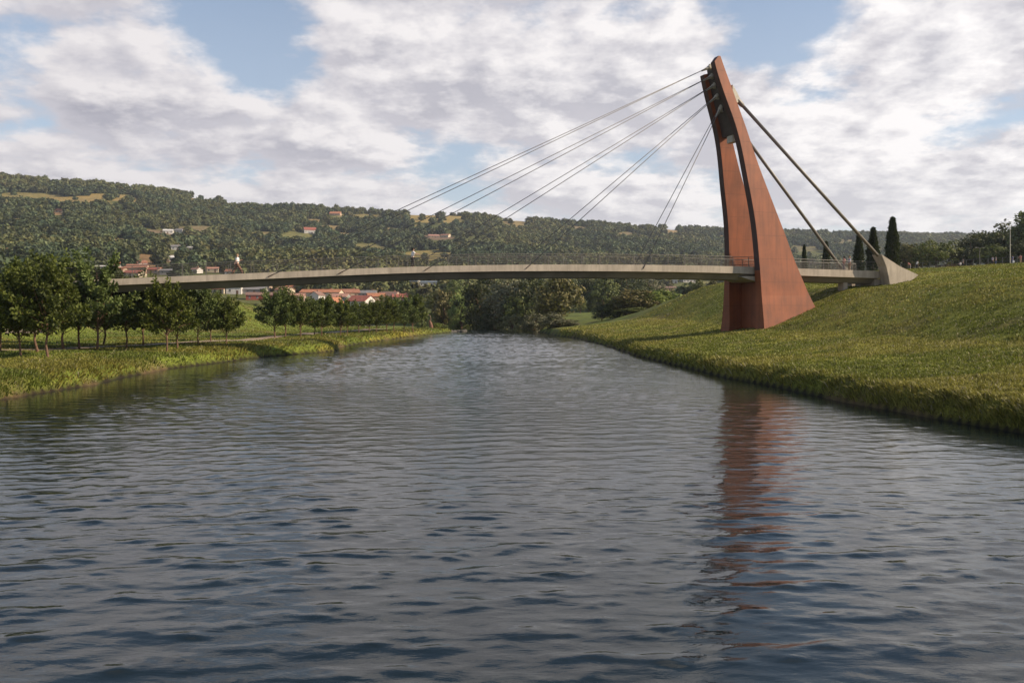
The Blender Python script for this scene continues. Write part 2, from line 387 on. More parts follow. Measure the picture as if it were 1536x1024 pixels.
# deck profile
prof = sorted(trace(x, y, -2.0) for x, y in [(40, 424), (160, 418.5), (250, 415), (330, 411.5), (400, 408.7), (500, 404.3), (600, 400.3), (700, 397.8), (800, 396.6), (900, 396.6), (1000, 397.2), (1090, 399), (1130, 400), (1200, 402.7), (1260, 404.6), (1322, 406.5)])
PU, PZ = [a for a, _ in prof], [b_ for _, b_ in prof]
def dz(u): return float(np.interp(u, PU, PZ))
uL, uR = PU[0], trace(1321, 406, -2.0)[0]
us = list(np.linspace(uL, uR, 90))
zs_ = np.array([dz(u) for u in us]); zs_ = np.convolve(np.pad(zs_, 4, 'edge'), np.ones(9) / 9, 'valid')
def dz(u): return float(np.interp(u, us, zs_))
def fasc(u): return float(np.interp(u, [uL, -40, 0, uR], [.50, .56, .74, .80]))
m = MB(); m.loft([[B(u, -2, dz(u)), B(u, -1.78, dz(u) + .0), B(u, -1.76, dz(u) - .08), B(u, 1.76, dz(u) - .08), B(u, 1.78, dz(u)), B(u, 2, dz(u)),
                   B(u, 2, dz(u) - fasc(u)), B(u, 1.9, dz(u) - fasc(u) - .03), B(u, -1.9, dz(u) - fasc(u) - .03), B(u, -2, dz(u) - fasc(u))] for u in us])
m.build('deck', M['concrete'], bridge)
def gd(u): return float(np.interp(u, [uL, -40, 0, uR], [.55, .6, .62, .55]))
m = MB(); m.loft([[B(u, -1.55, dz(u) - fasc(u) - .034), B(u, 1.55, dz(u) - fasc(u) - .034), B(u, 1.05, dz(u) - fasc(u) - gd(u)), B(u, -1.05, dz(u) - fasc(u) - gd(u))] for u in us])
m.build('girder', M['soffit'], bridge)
# walkway paving
m = MB()
for a, b_ in zip(us, us[1:]): m.poly([B(a, -1.7, dz(a) - .074), B(b_, -1.7, dz(b_) - .074), B(b_, 1.7, dz(b_) - .074), B(a, 1.7, dz(a) - .074)], [(0, 1, 2, 3)])
m.build('walkway', M['asphalt'], bridge)
# railings
for v in (-1.89, 1.89):
    n = int((uR - uL) / 1.9); top = MB(); rail = top.tube([B(u, v, dz(u) + 1.0) for u in us], .034, 6).build('railing', M['rail'], bridge)
    for k in range(n + 1):
        u = uL + (uR - uL) * k / n; z = dz(u)
        MB().box((u - .025, v - .025, z - .02), (u + .025, v + .025, z + .98)).build('railing_post', M['rail'], rail)
    mw = MB()
    for h in (.15, .32, .49, .66, .83): mw.tube([B(u, v, dz(u) + h) for u in us], .016, 4)
    mw.build('railing_wires', M['rail'], rail)
# pylon legs
def vlean(z): return float(np.interp(z, [1, 2, 8.6, 17, 24, 31, 33], [3.25, 3.1, 2.75, 2.2, 1.6, .98, .8]))
def thick(z): return float(np.interp(z, [1, 2, 4, 6, 9, 17, 31], [1.95, 1.75, 1.35, 1.05, .9, .85, .75]))
Lp = [(1070.4,92),(1080,121),(1086,140),(1094.5,162),(1103,185),(1110.6,213),(1116,239),(1121,267),(1127,297),(1130.7,317),(1135,347),(1138.6,388),(1141,419),(1143,451),(1146.5,490)]
Rp = [(1081,84),(1089,108),(1096.6,127),(1106,155),(1116,181),(1124.6,207),(1135,239),(1146,269),(1157,297),(1165,318),(1172,336),(1181,359),(1190,386),(1200.4,410),(1210.6,435),(1217,449),(1222,457)]
front = lambda z: -(vlean(z) + thick(z) / 2)
Lt = sorted([trace_lean(x, y, front)[::-1] for x, y in Lp]); Rt = sorted([trace_lean(x, y, front)[::-1] for x, y in Rp])
Lt = [(-1.5, Lt[0][1] - .45)] + Lt; Rt = [(-1.5, Rt[0][1] + 3.0)] + Rt
uLf = lambda z: float(np.interp(z, [a for a, _ in Lt], [b_ for _, b_ in Lt])); uRf = lambda z: float(np.interp(z, [a for a, _ in Rt], [b_ for _, b_ in Rt]))
ztop, zcut = Rt[-1][0], Lt[-1][0]
def smooth_edges():
    z = np.linspace(-1.5, ztop, 140)
    a = np.array([uLf(k) for k in z]); b_ = np.array([uRf(k) for k in z])
    ker = np.ones(9) / 9
    for _ in range(2):
        a = np.convolve(np.concatenate([2 * a[0] - a[4:0:-1], a, 2 * a[-1] - a[-2:-6:-1]]), ker, 'valid'); b_ = np.convolve(np.concatenate([2 * b_[0] - b_[4:0:-1], b_, 2 * b_[-1] - b_[-2:-6:-1]]), ker, 'valid')
    return z, a, b_
ZE, LE, RE = smooth_edges()
uLf = lambda z: float(np.interp(z, ZE, LE)); uRf = lambda z: float(np.interp(z, ZE, RE))
pylon = bpy.data.objects.new('pylon', None); col.objects.link(pylon); pylon.parent = bridge
for sgn in (-1, 1):
    wide = (lambda z: 0.) if sgn < 0 else (lambda z: float(np.interp(z, [8, 13, 18, 22, 26], [0, .38, .5, .42, 0])))
    secs = []; drop = 0 if sgn < 0 else .75
    for k in range(61):
        z = -1.4 + (zcut - drop + 1.4) * k / 60; v, th = vlean(z) * sgn, thick(z) / 2
        secs.append([B(uLf(z), v - th, z), B(uRf(z) + wide(z), v - th, z), B(uRf(z) + wide(z), v + th, z), B(uLf(z), v + th, z)])
    zh = ztop - drop * 1.6; v, th = vlean(ztop) * sgn, thick(ztop) / 2                     # slanted head
    secs.append([B(uRf(zh) - .25, v - th, zh), B(uRf(zh), v - th, zh), B(uRf(zh), v + th, zh), B(uRf(zh) - .25, v + th, zh)])
    m = MB(); m.loft(secs); lg = m.build('pylon_leg', [M['corten'], M['leg_side_dark']], pylon, bevel=.025)
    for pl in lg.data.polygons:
        if pl.normal.x < -.55 and pl.center.z > (8.2 if sgn < 0 else 7.6): pl.material_index = 1  # left faces above deck level get the darker red, lower ones keep the leg colour
# head plate between the legs, set back from the left edges
z0h = trace_lean(1100, 204, lambda z: 0)[1]
m = MB(); m.loft([[B(uLf(z) + .45, -(vlean(z) - thick(z) / 2 - .002), z), B(uRf(z) - .2, -(vlean(z) - thick(z) / 2 - .002), z), B(uRf(z) - .2, vlean(z) - thick(z) / 2 - .002, z), B(uLf(z) + .45, vlean(z) - thick(z) / 2 - .002, z)] for z in np.linspace(z0h, zcut - .3, 24)])
m.build('anchor_chamber', M['dark_steel'], pylon)
zb = z0h
m = MB(); m.box((uLf(zb) + .5, -.55, zb - .75), (uLf(zb) + 1.1, .55, zb - .003)); m.build('chamber_foot', M['socket'], pylon, bevel=.03)
# cross beam under the deck and web between the legs below it
ub0, ub1 = uLf(7.2) - 1.4, uRf(7.2) - 1.2
zc = dz(0) - fasc(0) - gd(0)
m = MB(); m.loft([[B(ub0, -2.0, zc + .30), B(ub0, 2.0, zc + .30), B(ub0 + .2, 2.0, zc + .38), B(ub0 + .2, -2.0, zc + .38)],
                  [B(ub0 + 1.6, -2.2, zc - .12), B(ub0 + 1.6, 2.2, zc - .12), B(ub0 + 1.6, 2.2, zc + .42), B(ub0 + 1.6, -2.2, zc + .42)],
                  [B(ub1, -2.2, zc - .12), B(ub1, 2.2, zc - .12), B(ub1, 2.2, zc + .42), B(ub1, -2.2, zc + .42)]])
m.build('cross_beam', M['concrete'], pylon)
m = MB(); m.box((uLf(5) + 1.5, -2.35, 0), (uLf(5) + 2.0, 2.35, zc - .13)); m.build('web_plate', M['corten'], pylon)
# cables
SOCK = [(1065.5,102.6),(1070.5,116.5),(1076,130.5),(1082.6,147),(1089.5,166)]
NEAR = [402, 508, 637, 789, 965]; FAR = [386, 478, 613, 771, 951]
for (sx, sy), nx, fx in zip(SOCK, NEAR, FAR):
    _, zs2 = trace(sx, sy, 0.)
    uchamber = uLf(zs2) + .45; us_ = uchamber - .3
    for v, px in ((-2.06, nx), (1.96, fx)):
        ua = trace(px, 400, v)[0]; za = dz(ua) - (.38 if v < 0 else -.02)
        m = MB(); m.tube([B(us_ - .1, v * .09, zs2), B(ua, v, za)], .036, 6); cb = m.build('stay_cable', M['cable'], bridge, smooth=True)
        m2 = MB(); d = (B(ua, v, za) - B(us_, v * .09, zs2)).normalized()
        e = B(ua, v, za); m2.tube([e - d * .55, e], .042, 8); m2.build('anchor_sleeve', M['dark_steel'], cb)
    d = (B(trace(nx, 400, -2)[0], 0, dz(0)) - B(us_, 0, zs2)).normalized()
    m = MB(); c = B(us_, 0, zs2); m.tube([c - d * .5, c - d * .05, c + d * .1, c + d * .45, c + d * .9], [.24, .24, .17, .12, .08], 10)
    m.box((us_ + .1, -.12, zs2 - .2), (uchamber + .4, .12, zs2 + .4)); m.build('cable_socket', M['socket'], pylon)
# anchor blocks
def anchor(vf, vb, dzz, name, sh=0.):
    P = [(1321.8,381),(1350.5,399.5),(1378.4,412.4),(1362.7,424.6),(1334.7,428),(1332.6,414.5),(1329,399)]
    fr = [trace(x, y, -3.3) for x, y in P]
    fr = [(u + sh, z + dzz * (1 if k < 2 or k == 6 else .5)) for k, (u, z) in enumerate(fr)]
    # continue the concrete below the turf
    low = [(fr[3][0], fr[3][1] - 1.6), (fr[4][0], fr[4][1] - 1.6)]
    ring = [fr[0], fr[1], fr[2], fr[3], low[0], low[1], fr[4], fr[5], fr[6]]
    m = MB(); m.loft([[B(u, vf, z) for u, z in ring], [B(u + (0.05 if k else -.15), vb, z) for k, (u, z) in enumerate(ring)]])
    return m.build(name, M['concrete'], bridge, bevel=.04), fr
abk, frn = anchor(-3.3, -2.02, 0, 'anchor_block')
abf, frf = anchor(2.02, 3.3, -1.0, 'anchor_block', -.4)
# back stays
for sgn, fr, vv in ((-1, frn, -2.66), (1, frf, 2.66)):
    zl = trace_lean(1106, 143, lambda z: -vlean(z))[1]; ul = uRf(zl)
    vl = sgn * vlean(zl)
    top = B(ul + .75, vl, zl - .55); bot = B(fr[0][0] - .12, vv, fr[0][1] + .08)
    d = (bot - top).normalized()
    m = MB(); m.tube([top - d * .2, bot + d * .3], .17, 12); bs = m.build('backstay', M['backstay'], bridge, smooth=True)
    m = MB(); m.tube([top - d * .1, top + d * .55, top + d * .8], [.27, .25, .18], 12); m.build('backstay_socket', M['backstay'], bs)
    m = MB(); m.loft([[B(ul - .12, vl - .28, zl + .95), B(ul - .12, vl + .28, zl + .95), B(ul - .1, vl + .28, zl - .75), B(ul - .1, vl - .28, zl - .75)],
                      [B(ul + .45, vl - .24, zl + .22), B(ul + .45, vl + .24, zl + .22), B(ul + .42, vl + .24, zl - .85), B(ul + .42, vl - .24, zl - .85)],
                      [B(ul + .82, vl - .2, zl - .3), B(ul + .82, vl + .2, zl - .3), B(ul + .62, vl + .2, zl - .78), B(ul + .62, vl - .2, zl - .78)]])
    m.build('backstay_lug', M['socket'], pylon)
# pier and end wall under the right-hand span
ua, _ = trace(1265, 428, -1.2)
m = MB(); m.box((ua, -1.2, dz(ua) - 4.5), (ua + .6, -.3, dz(ua) - fasc(ua) - gd(ua) + .02)); m.build('pier', M['concrete'], bridge, bevel=.03)
m = MB(); m.box((uR - .4, -1.5, dz(uR) - 4), (uR + 3.5, 1.5, dz(uR) - fasc(uR) - .05)); m.build('abutment', M['concrete'], bridge)
m = MB(); m.box((uL - 1.5, -2.2, dz(uL) - 4), (uL + 1.2, 2.2, dz(uL) - fasc(uL) - .05)); m.build('abutment', M['concrete'], bridge)
def on_deck(px, v):
    u, _ = trace(px, 400, v); p = P0 + U * u + W * v; return Vector((p.x, p.y, dz(u) - .074))
# ------------------------------------------------------------------ foliage
def leaf_mesh(name, P, N, size, rnd, aspect=.6, droop=.0, face=None, jit=.38):
    "one small folded leaf per point P, growing roughly along N"
    n = len(P); r = np.random.default_rng(len(P))
    a = N + r.normal(size=(n, 3)) * .55; a[:, 2] -= droop; a /= np.linalg.norm(a, axis=1)[:, None] + 1e-9
    t_ = r.normal(size=(n, 3)); b = np.cross(a, t_); b /= np.linalg.norm(b, axis=1)[:, None] + 1e-9
    if face is not None:                       # leaves lie like shingles on their clump, facing outwards
        c = face + r.normal(size=(n, 3)) * jit; c /= np.linalg.norm(c, axis=1)[:, None]
        a = np.cross(c, t_); a /= np.linalg.norm(a, axis=1)[:, None] + 1e-9; b = np.cross(c, a)
    c = np.cross(a, b); sz = (size * (.65 + .7 * r.random(n)))[:, None]
    v = np.stack([P, P + a * sz * .5 + b * sz * aspect * .5 + c * sz * .12, P + a * sz, P + a * sz * .5 - b * sz * aspect * .5 + c * sz * .12], 1).reshape(-1, 3)
    i = np.arange(n)[:, None] * 4
    f = np.concatenate([i, i + 1, i + 2, i, i + 2, i + 3], 1).ravel()
    return np_mesh(name, v, f, 3, {'rnd': np.repeat(rnd, 4)})
def clump_crown(seed, rx, rz, zc, nclump, nleaf, size, rc, shape=0., flat=.0, inner=.25, jit=.38):
    "leaf clumps spread through an uneven ellipsoid; shape > 0 narrows the top"
    r = np.random.default_rng(seed); C, K = [], []
    while len(C) < nclump:
        d = r.normal(size=3); d /= np.linalg.norm(d); rad = (inner + (1 - inner) * r.random()) ** .6
        p = d * rad
        if p[2] < -.75 + flat: continue
        k = 1 - shape * max(0, (p[2] + .3) / 1.3)
        lump = .8 + .4 * r.random()
        C.append((p[0] * rx * k * lump, p[1] * rx * k * lump, zc + p[2] * rz * lump)); K.append(r.random())
    C = np.array(C); K = np.array(K)
    idx = r.integers(0, nclump, nleaf)
    d = r.normal(size=(nleaf, 3)); d /= np.linalg.norm(d, axis=1)[:, None]
    cr = rc * (.6 + .8 * np.random.default_rng(seed + 1).random(nclump))
    P = C[idx] + d * (cr[idx] * r.random(nleaf) ** .4)[:, None] * np.array([1, 1, .8])
    out = P - np.array([0, 0, zc - rz * .3]); out /= np.linalg.norm(out, axis=1)[:, None] + 1e-9
    N = d * .7 + out * .6 + np.array([0, 0, .15])
    rnd = np.clip(.6 * K[idx] + .4 * r.random(nleaf), 0, 1)
    return C, leaf_mesh('crown', P, N, size, rnd, .75, face=d * .8 + out * .5, jit=jit)
def trunk_mesh(seed, h, r0, tips, fork=.45, lean=.03):
    r = random.Random(seed); m = MB()
    top = Vector((r.uniform(-lean, lean) * h, r.uniform(-lean, lean) * h, h))
    pts = [Vector((0, 0, -.4))] + [top * k + Vector((r.uniform(-.015, .015) * h, r.uniform(-.015, .015) * h, 0)) for k in (.02, .15, .35, .6, .8, 1)]
    m.tube(pts, [r0 * 1.45, r0 * 1.25, r0, r0 * .88, r0 * .6, r0 * .4, r0 * .15], 8)
    for tp in tips:
        tp = Vector(tp); zf = max(h * .2, min(h * .85, tp.z * fork + r.uniform(-.05, .1) * h)); st = top * (zf / h)
        mid = st.lerp(tp, .5) + Vector((r.uniform(-.1, .1), r.uniform(-.1, .1), .08)) * (tp - st).length
        rr = r0 * .42
        m.tube([st, mid, tp], [rr, rr * .6, rr * .18], 5)
    return m.mesh('trunk')
def lawn_crown(seed, h):
    "young broad-leaved lawn tree: limbs rising from a short trunk, leaf tufts along them and shoots sticking out of the top"
    r = random.Random(seed); tips = []; P, N, K = [], [], []
    nl = 24
    for k in range(nl):
        a = k * 2.4 + r.uniform(-.3, .3); f = k / (nl - 1)
        L = h * (.44 - .26 * f ** 1.6) * r.uniform(.8, 1.12); z = h * (.34 + .58 * f) + h * r.uniform(.02, .1)
        tips.append((math.cos(a) * L, math.sin(a) * L, z))
    for s_ in range(9): tips.append((r.uniform(-.24, .24) * h, r.uniform(-.24, .24) * h, h * r.uniform(.84, 1.12)))
    rn = np.random.default_rng(seed)
    for tx, ty, tz in tips:
        t3 = np.array([tx, ty, tz]) ; b3 = np.array([tx * .12, ty * .12, min(tz * .72, h * .55)]); kk = rn.random()
        n = int(215 * (1.35 - tz / h * .7)); s = rn.random(n) ** .65
        p = b3 + (t3 - b3) * s[:, None]
        rad = h * (.088 - .05 * (tz / h)) * (1.25 - .6 * s)
        d = rn.normal(size=(n, 3)); d /= np.linalg.norm(d, axis=1)[:, None]
        P.append(p + d * (rad * rn.random(n) ** .5)[:, None]); N.append(d + (t3 - b3) / np.linalg.norm(t3 - b3) * .5); K.append(.5 * kk + .5 * rn.random(n))
    P, N, K = np.concatenate(P), np.concatenate(N), np.concatenate(K)
    keep = P[:, 2] > h * .26
    return tips, leaf_mesh('crown', P[keep], N[keep], .30, np.clip(K[keep], 0, 1), .62, .25)
LAWN = []
for s in range(5):
    tips, cm = lawn_crown(100 + s, 7.0); LAWN.append((trunk_mesh(s, 6.0, .085, tips[:19], .42, .012), cm))
for tm_, cm in LAWN: tm_.materials.append(M['bark']); cm.materials.append(M['leaf_lawn'])
def broad(seed, mat, shape=.25, n=3400, size=.5, rx=4.2, rz=4.4, zc=5.4, ncl=80, rc=1.15, flat=0., trunk=True):
    C, cm = clump_crown(seed, rx, rz, zc, ncl, n, size, rc, shape, flat)
    cm.materials.append(mat)
    tm_ = trunk_mesh(seed, zc + rz * .5, .28, [tuple(c) for c in C[:14]], .5); tm_.materials.append(M['bark'])
    return tm_, cm                                   # about 10 m tall
KIND = {
 'olive': [broad(1, M['leaf_olive']), broad(2, M['leaf_olive'], .4, rx=3.6)],
 'grey': [broad(3, M['leaf_grey'], .2, size=.42), broad(4, M['leaf_grey'], .35, size=.42)],
 'dark': [broad(5, M['leaf_dark'], .3), broad(6, M['leaf_dark'], .15, rx=4.8)],
 'green': [broad(7, M['leaf_green'], .25), broad(8, M['leaf_green'], .4), broad(14, M['leaf_green'], .1, rx=4.8)],
 'bright': [broad(9, M['leaf_bright'], .2, size=.45)],
 'shrubgrey': [broad(10, M['leaf_grey'], .3, rx=4.6, zc=4.2, rz=4.6, size=.55, flat=-.3)],
 'shrub': [broad(11, M['leaf_green'], .2, rx=5.2, zc=4.2, rz=4.6, size=.6, flat=-.3), broad(12, M['leaf_olive'], .3, rx=5, zc=4.2, rz=4.6, size=.6, flat=-.3)],
 'shrubbright': [broad(13, M['leaf_bright'], .2, rx=5.2, zc=4.2, rz=4.6, size=.6, flat=-.3)],
}
def cypress(seed):
    r = np.random.default_rng(seed); n = 5200; z = r.random(n) ** .8 * .985 + .015; a = r.random(n) * 6.283
    prof_ = np.interp(z, [0, .03, .12, .35, .6, .8, .92, 1], [.3, .7, .95, .9, .66, .4, .24, .04])
    lump = .75 + .5 * vnoise(a * 1.3 + seed, z * 9)
    rad = prof_ * lump * (r.random(n) ** .3)
    P = np.stack([np.cos(a) * rad * 1.15, np.sin(a) * rad * 1.15, z * 10], -1)
    N = np.stack([np.cos(a) * .5, np.sin(a) * .5, np.ones(n)], -1)
    cm = leaf_mesh('crown', P, N, .42, np.clip(.5 * vnoise(a * 2, z * 14) + .5 * r.random(n), 0, 1), .42); cm.materials.append(M['cypress'])
    tm_ = MB().tube([(0, 0, -.4), (0, 0, 4), (.05, 0, 8.5)], [.17, .12, .03], 7).mesh('trunk'); tm_.materials.append(M['bark'])
    return tm_, cm
CYP = [cypress(1), cypress(2)]
def plant(name, meshes, loc, h, w, href, wref, rz, label, cat, group=None):
    t_ = empty(name, loc, rz, label=label, cat=cat, group=group)
    sx, sz = w / wref, h / href
    for nm, me in zip(('trunk', 'crown'), meshes):
        o = bpy.data.objects.new(nm, me); col.objects.link(o); o.parent = t_; o.scale = (sx, sx, sz)
    return t_
ORD = 'first second third fourth fifth sixth seventh eighth ninth tenth eleventh twelfth thirteenth fourteenth fifteenth'.split()
# young lawn trees on the left bank: base x, base y, top y
NEARROW = [(1,527,398),(30,534,404),(54,529,374),(71,536,382),(95,524,382),(118,523,392),(147,525,378),(157,518,398),(190,522,404),(214,518,412),(251,527,414),(266,522,424),(297,517,424),(316,512,436),(340,516,439)]
FARROW = [(412,506,437),(428,505,436),(451,505,444),(472,503,449),(482,504,446),(511,504,449),(521,501,453),(538,500,454),(554,499.5,452),(565,499,452),(580,498,448),(591,497.5,446),(606,498,448),(619,498,441)]
NL = ['young lawn tree cut by the left picture edge', 'small lawn tree squeezed beside the tall one at the left edge', 'tallest young lawn tree with dark trunk and long top shoots',
      'lawn tree with thin pale trunk standing closest to the water', 'lawn tree with whitish trunk behind the thin pale one', 'low lawn tree filling the gap before the forked pair',
      'tall lawn tree with a spire-like shoot and reddish trunk', 'lawn tree with slim trunk just behind the spire-topped one', 'lawn tree under the faded left end of the bridge deck',
      'dark lawn tree in shade beneath the left deck end', 'rounded lawn tree with red-brown trunk at the middle of the near group', 'slim lawn tree just right of the red-brown trunk',
      'lawn tree third from the right of the near group', 'lawn tree second from the right of the near group', 'dark trunk tree ending the near group beside the green slope']
for k, (x, y, yt) in enumerate(NEARROW):
    p = hit(x, y, 30); h = (y - yt) * p.y / F * .96
    plant('lawn_tree', LAWN[k % 5], p, h, h * (.94 if k < 8 else .92), 7.3, 7.0, k * 1.7, NL[k], 'tree', 'young trees on the left lawn')
FL = ['dense first tree of the far row beside the green slope', 'second tree of the far row overlapping the dense first one', 'third tree of the far row with a pale trunk'] + \
     ['young tree, %s along the far row from the green slope' % ORD[k] for k in range(3, 13)] + ['last and broadest tree of the far row near the river bend']
for k, (x, y, yt) in enumerate(FARROW):
    p = hit(x, y, 30); h = (y - yt) * p.y / F * 1.02
    plant('lawn_tree', LAWN[(k * 2 + 1) % 5], p, h, h * (1.1 if k < 13 else 1.0), 7.3, 7.0, k * 2.1, FL[k], 'tree', 'young trees on the left lawn')
# riverside and meadow trees: x, base y, top y, width px, kind, distance (0 = where the pixel meets the ground), label
TREES = [
 (667,487,430,44,'olive',262,'rounded olive tree right of the river bend, first by the gap'),(692,490,436,36,'bright',250,'pale green round tree beside the rounded olive one'),
 (686,484,418,34,'green',300,'taller green tree behind the two rounded trees at the bend'),
 (722,492,413,58,'dark',236,'very dark broad tree overhanging the far right bank'),(762,494,408,72,'grey',224,'large silvery willow under the middle of the deck'),
 (800,495,412,60,'dark',218,'dark tree between the silvery willow and the tall olive tree'),(838,498,409,76,'olive',205,'tall olive-brown tree at the near end of the riverside trees'),
 (742,493,446,44,'dark',228,'low dark tree at the waterline below the silvery willow'),(782,495,440,48,'green',215,'low green tree in shade left of the grey shrubs'),
 (803,500,465,34,'shrubgrey',190,'grey-green shrub at the waterline, left one of the three'),(832,503,466,42,'shrubgrey',178,'biggest grey-green shrub at the waterline'),
 (854,502,477,30,'shrubgrey',178,'small reddish-grey shrub where the grass bank begins'),
 (700,491,470,40,'shrub',255,'low bush over the water below the very dark tree'),(735,494,470,46,'shrub',236,'low bush over the water at the foot of the willow'),(672,488,468,36,'shrub',268,'low bush at the water below the rounded olive tree'),
 (770,497,468,44,'shrub',205,'low dark bush left of the grey-green shrubs'),
 (905,452,408,46,'green',330,'tall green tree behind the small white house'),(940,452,406,52,'dark',340,'dark tall tree behind the bright green bush'),(885,448,412,40,'dark',345,'dark tree right beside the small white house'),
 (970,450,412,50,'grey',350,'greyish tree behind the bright green bush'),(1045,445,424,26,'green',330,'small tree at the skyline of the right bank'),
 (903,480,456,24,'dark',215,'small dark bush alone on the bright meadow'),(926,482,441,40,'shrub',215,'green bush at the left of the meadow thicket'),(950,484,430,56,'shrub',212,'big olive bush in the meadow thicket'),
 (985,478,430,62,'shrubbright',216,'bright green bush in the meadow thicket'),(1012,466,444,44,'shrub',222,'low bush at the right of the meadow thicket'),(958,490,462,44,'shrub',205,'low olive bush in front of the meadow thicket'),
 (1036,457,444,34,'shrub',230,'low hedge bush sinking behind the right bank'),
 (1366,404,362,58,'olive',235,'pale olive round bush right of the tallest cypress'),(1405,402,359,56,'green',225,'round green tree standing alone behind the fence'),
 (1440,402,369,34,'dark',225,'low dark tree at the left foot of the dark tree mass'),(1456,402,352,46,'dark',228,'dark tree behind the double lamp'),(1480,400,344,56,'dark',232,'dark tree rising behind the fence between the two lamps'),
 (1508,400,336,64,'dark',236,'dark tree behind the tall lamp post'),(1534,398,324,66,'green',226,'tallest tree of the dark mass at the right edge'),(1566,396,318,70,'dark',222,'dark tree leaving the picture at the right edge'),
 (1492,400,366,60,'green',218,'low green tree in front of the dark mass'),(1545,398,360,60,'dark',212,'low dark tree below the tallest one at the right edge'),
]
for k, (x, yb, yt, wp, kind, D, lab) in enumerate(TREES):
    vs = KIND[kind]; q_ = at(x, yb, D); zb = z1(q_.x, q_.y)
    h = (CZ + (HZ - yt) * D / F) - zb; w = wp * D / F
    plant('bush' if 'shrub' in kind else 'broadleaf_tree', vs[k % len(vs)], (q_.x, q_.y, zb - .1), max(h, 1.5), w * 1.08, 9.9, 8.6, k * 1.3, lab, 'bush' if 'shrub' in kind else 'tree',
          'riverside trees and bushes' if k < 16 else None)
for k, (x, yt, wp, D, lab) in enumerate([(1206,367,13,196,'smallest cypress beyond the right-hand deck'),(1239,362,18,180,'second smallest cypress, beside the far back stay'),(1288,350,22,166,'middle cypress between the two back stays'),
                              (1309,341,26,156,'tall cypress just behind the concrete anchor block'),(1338,326,30,148,'tallest cypress, right of the concrete anchor block')]):
    q_ = at(x, 405, D); zb = z1(q_.x, q_.y); h = CZ + (HZ - yt) * D / F - zb
    plant('cypress', CYP[k % 2], (q_.x, q_.y, zb), h, wp * D / F, 10.3, 3.2, k * 2., lab, 'cypress', 'cypresses behind the bridge end')
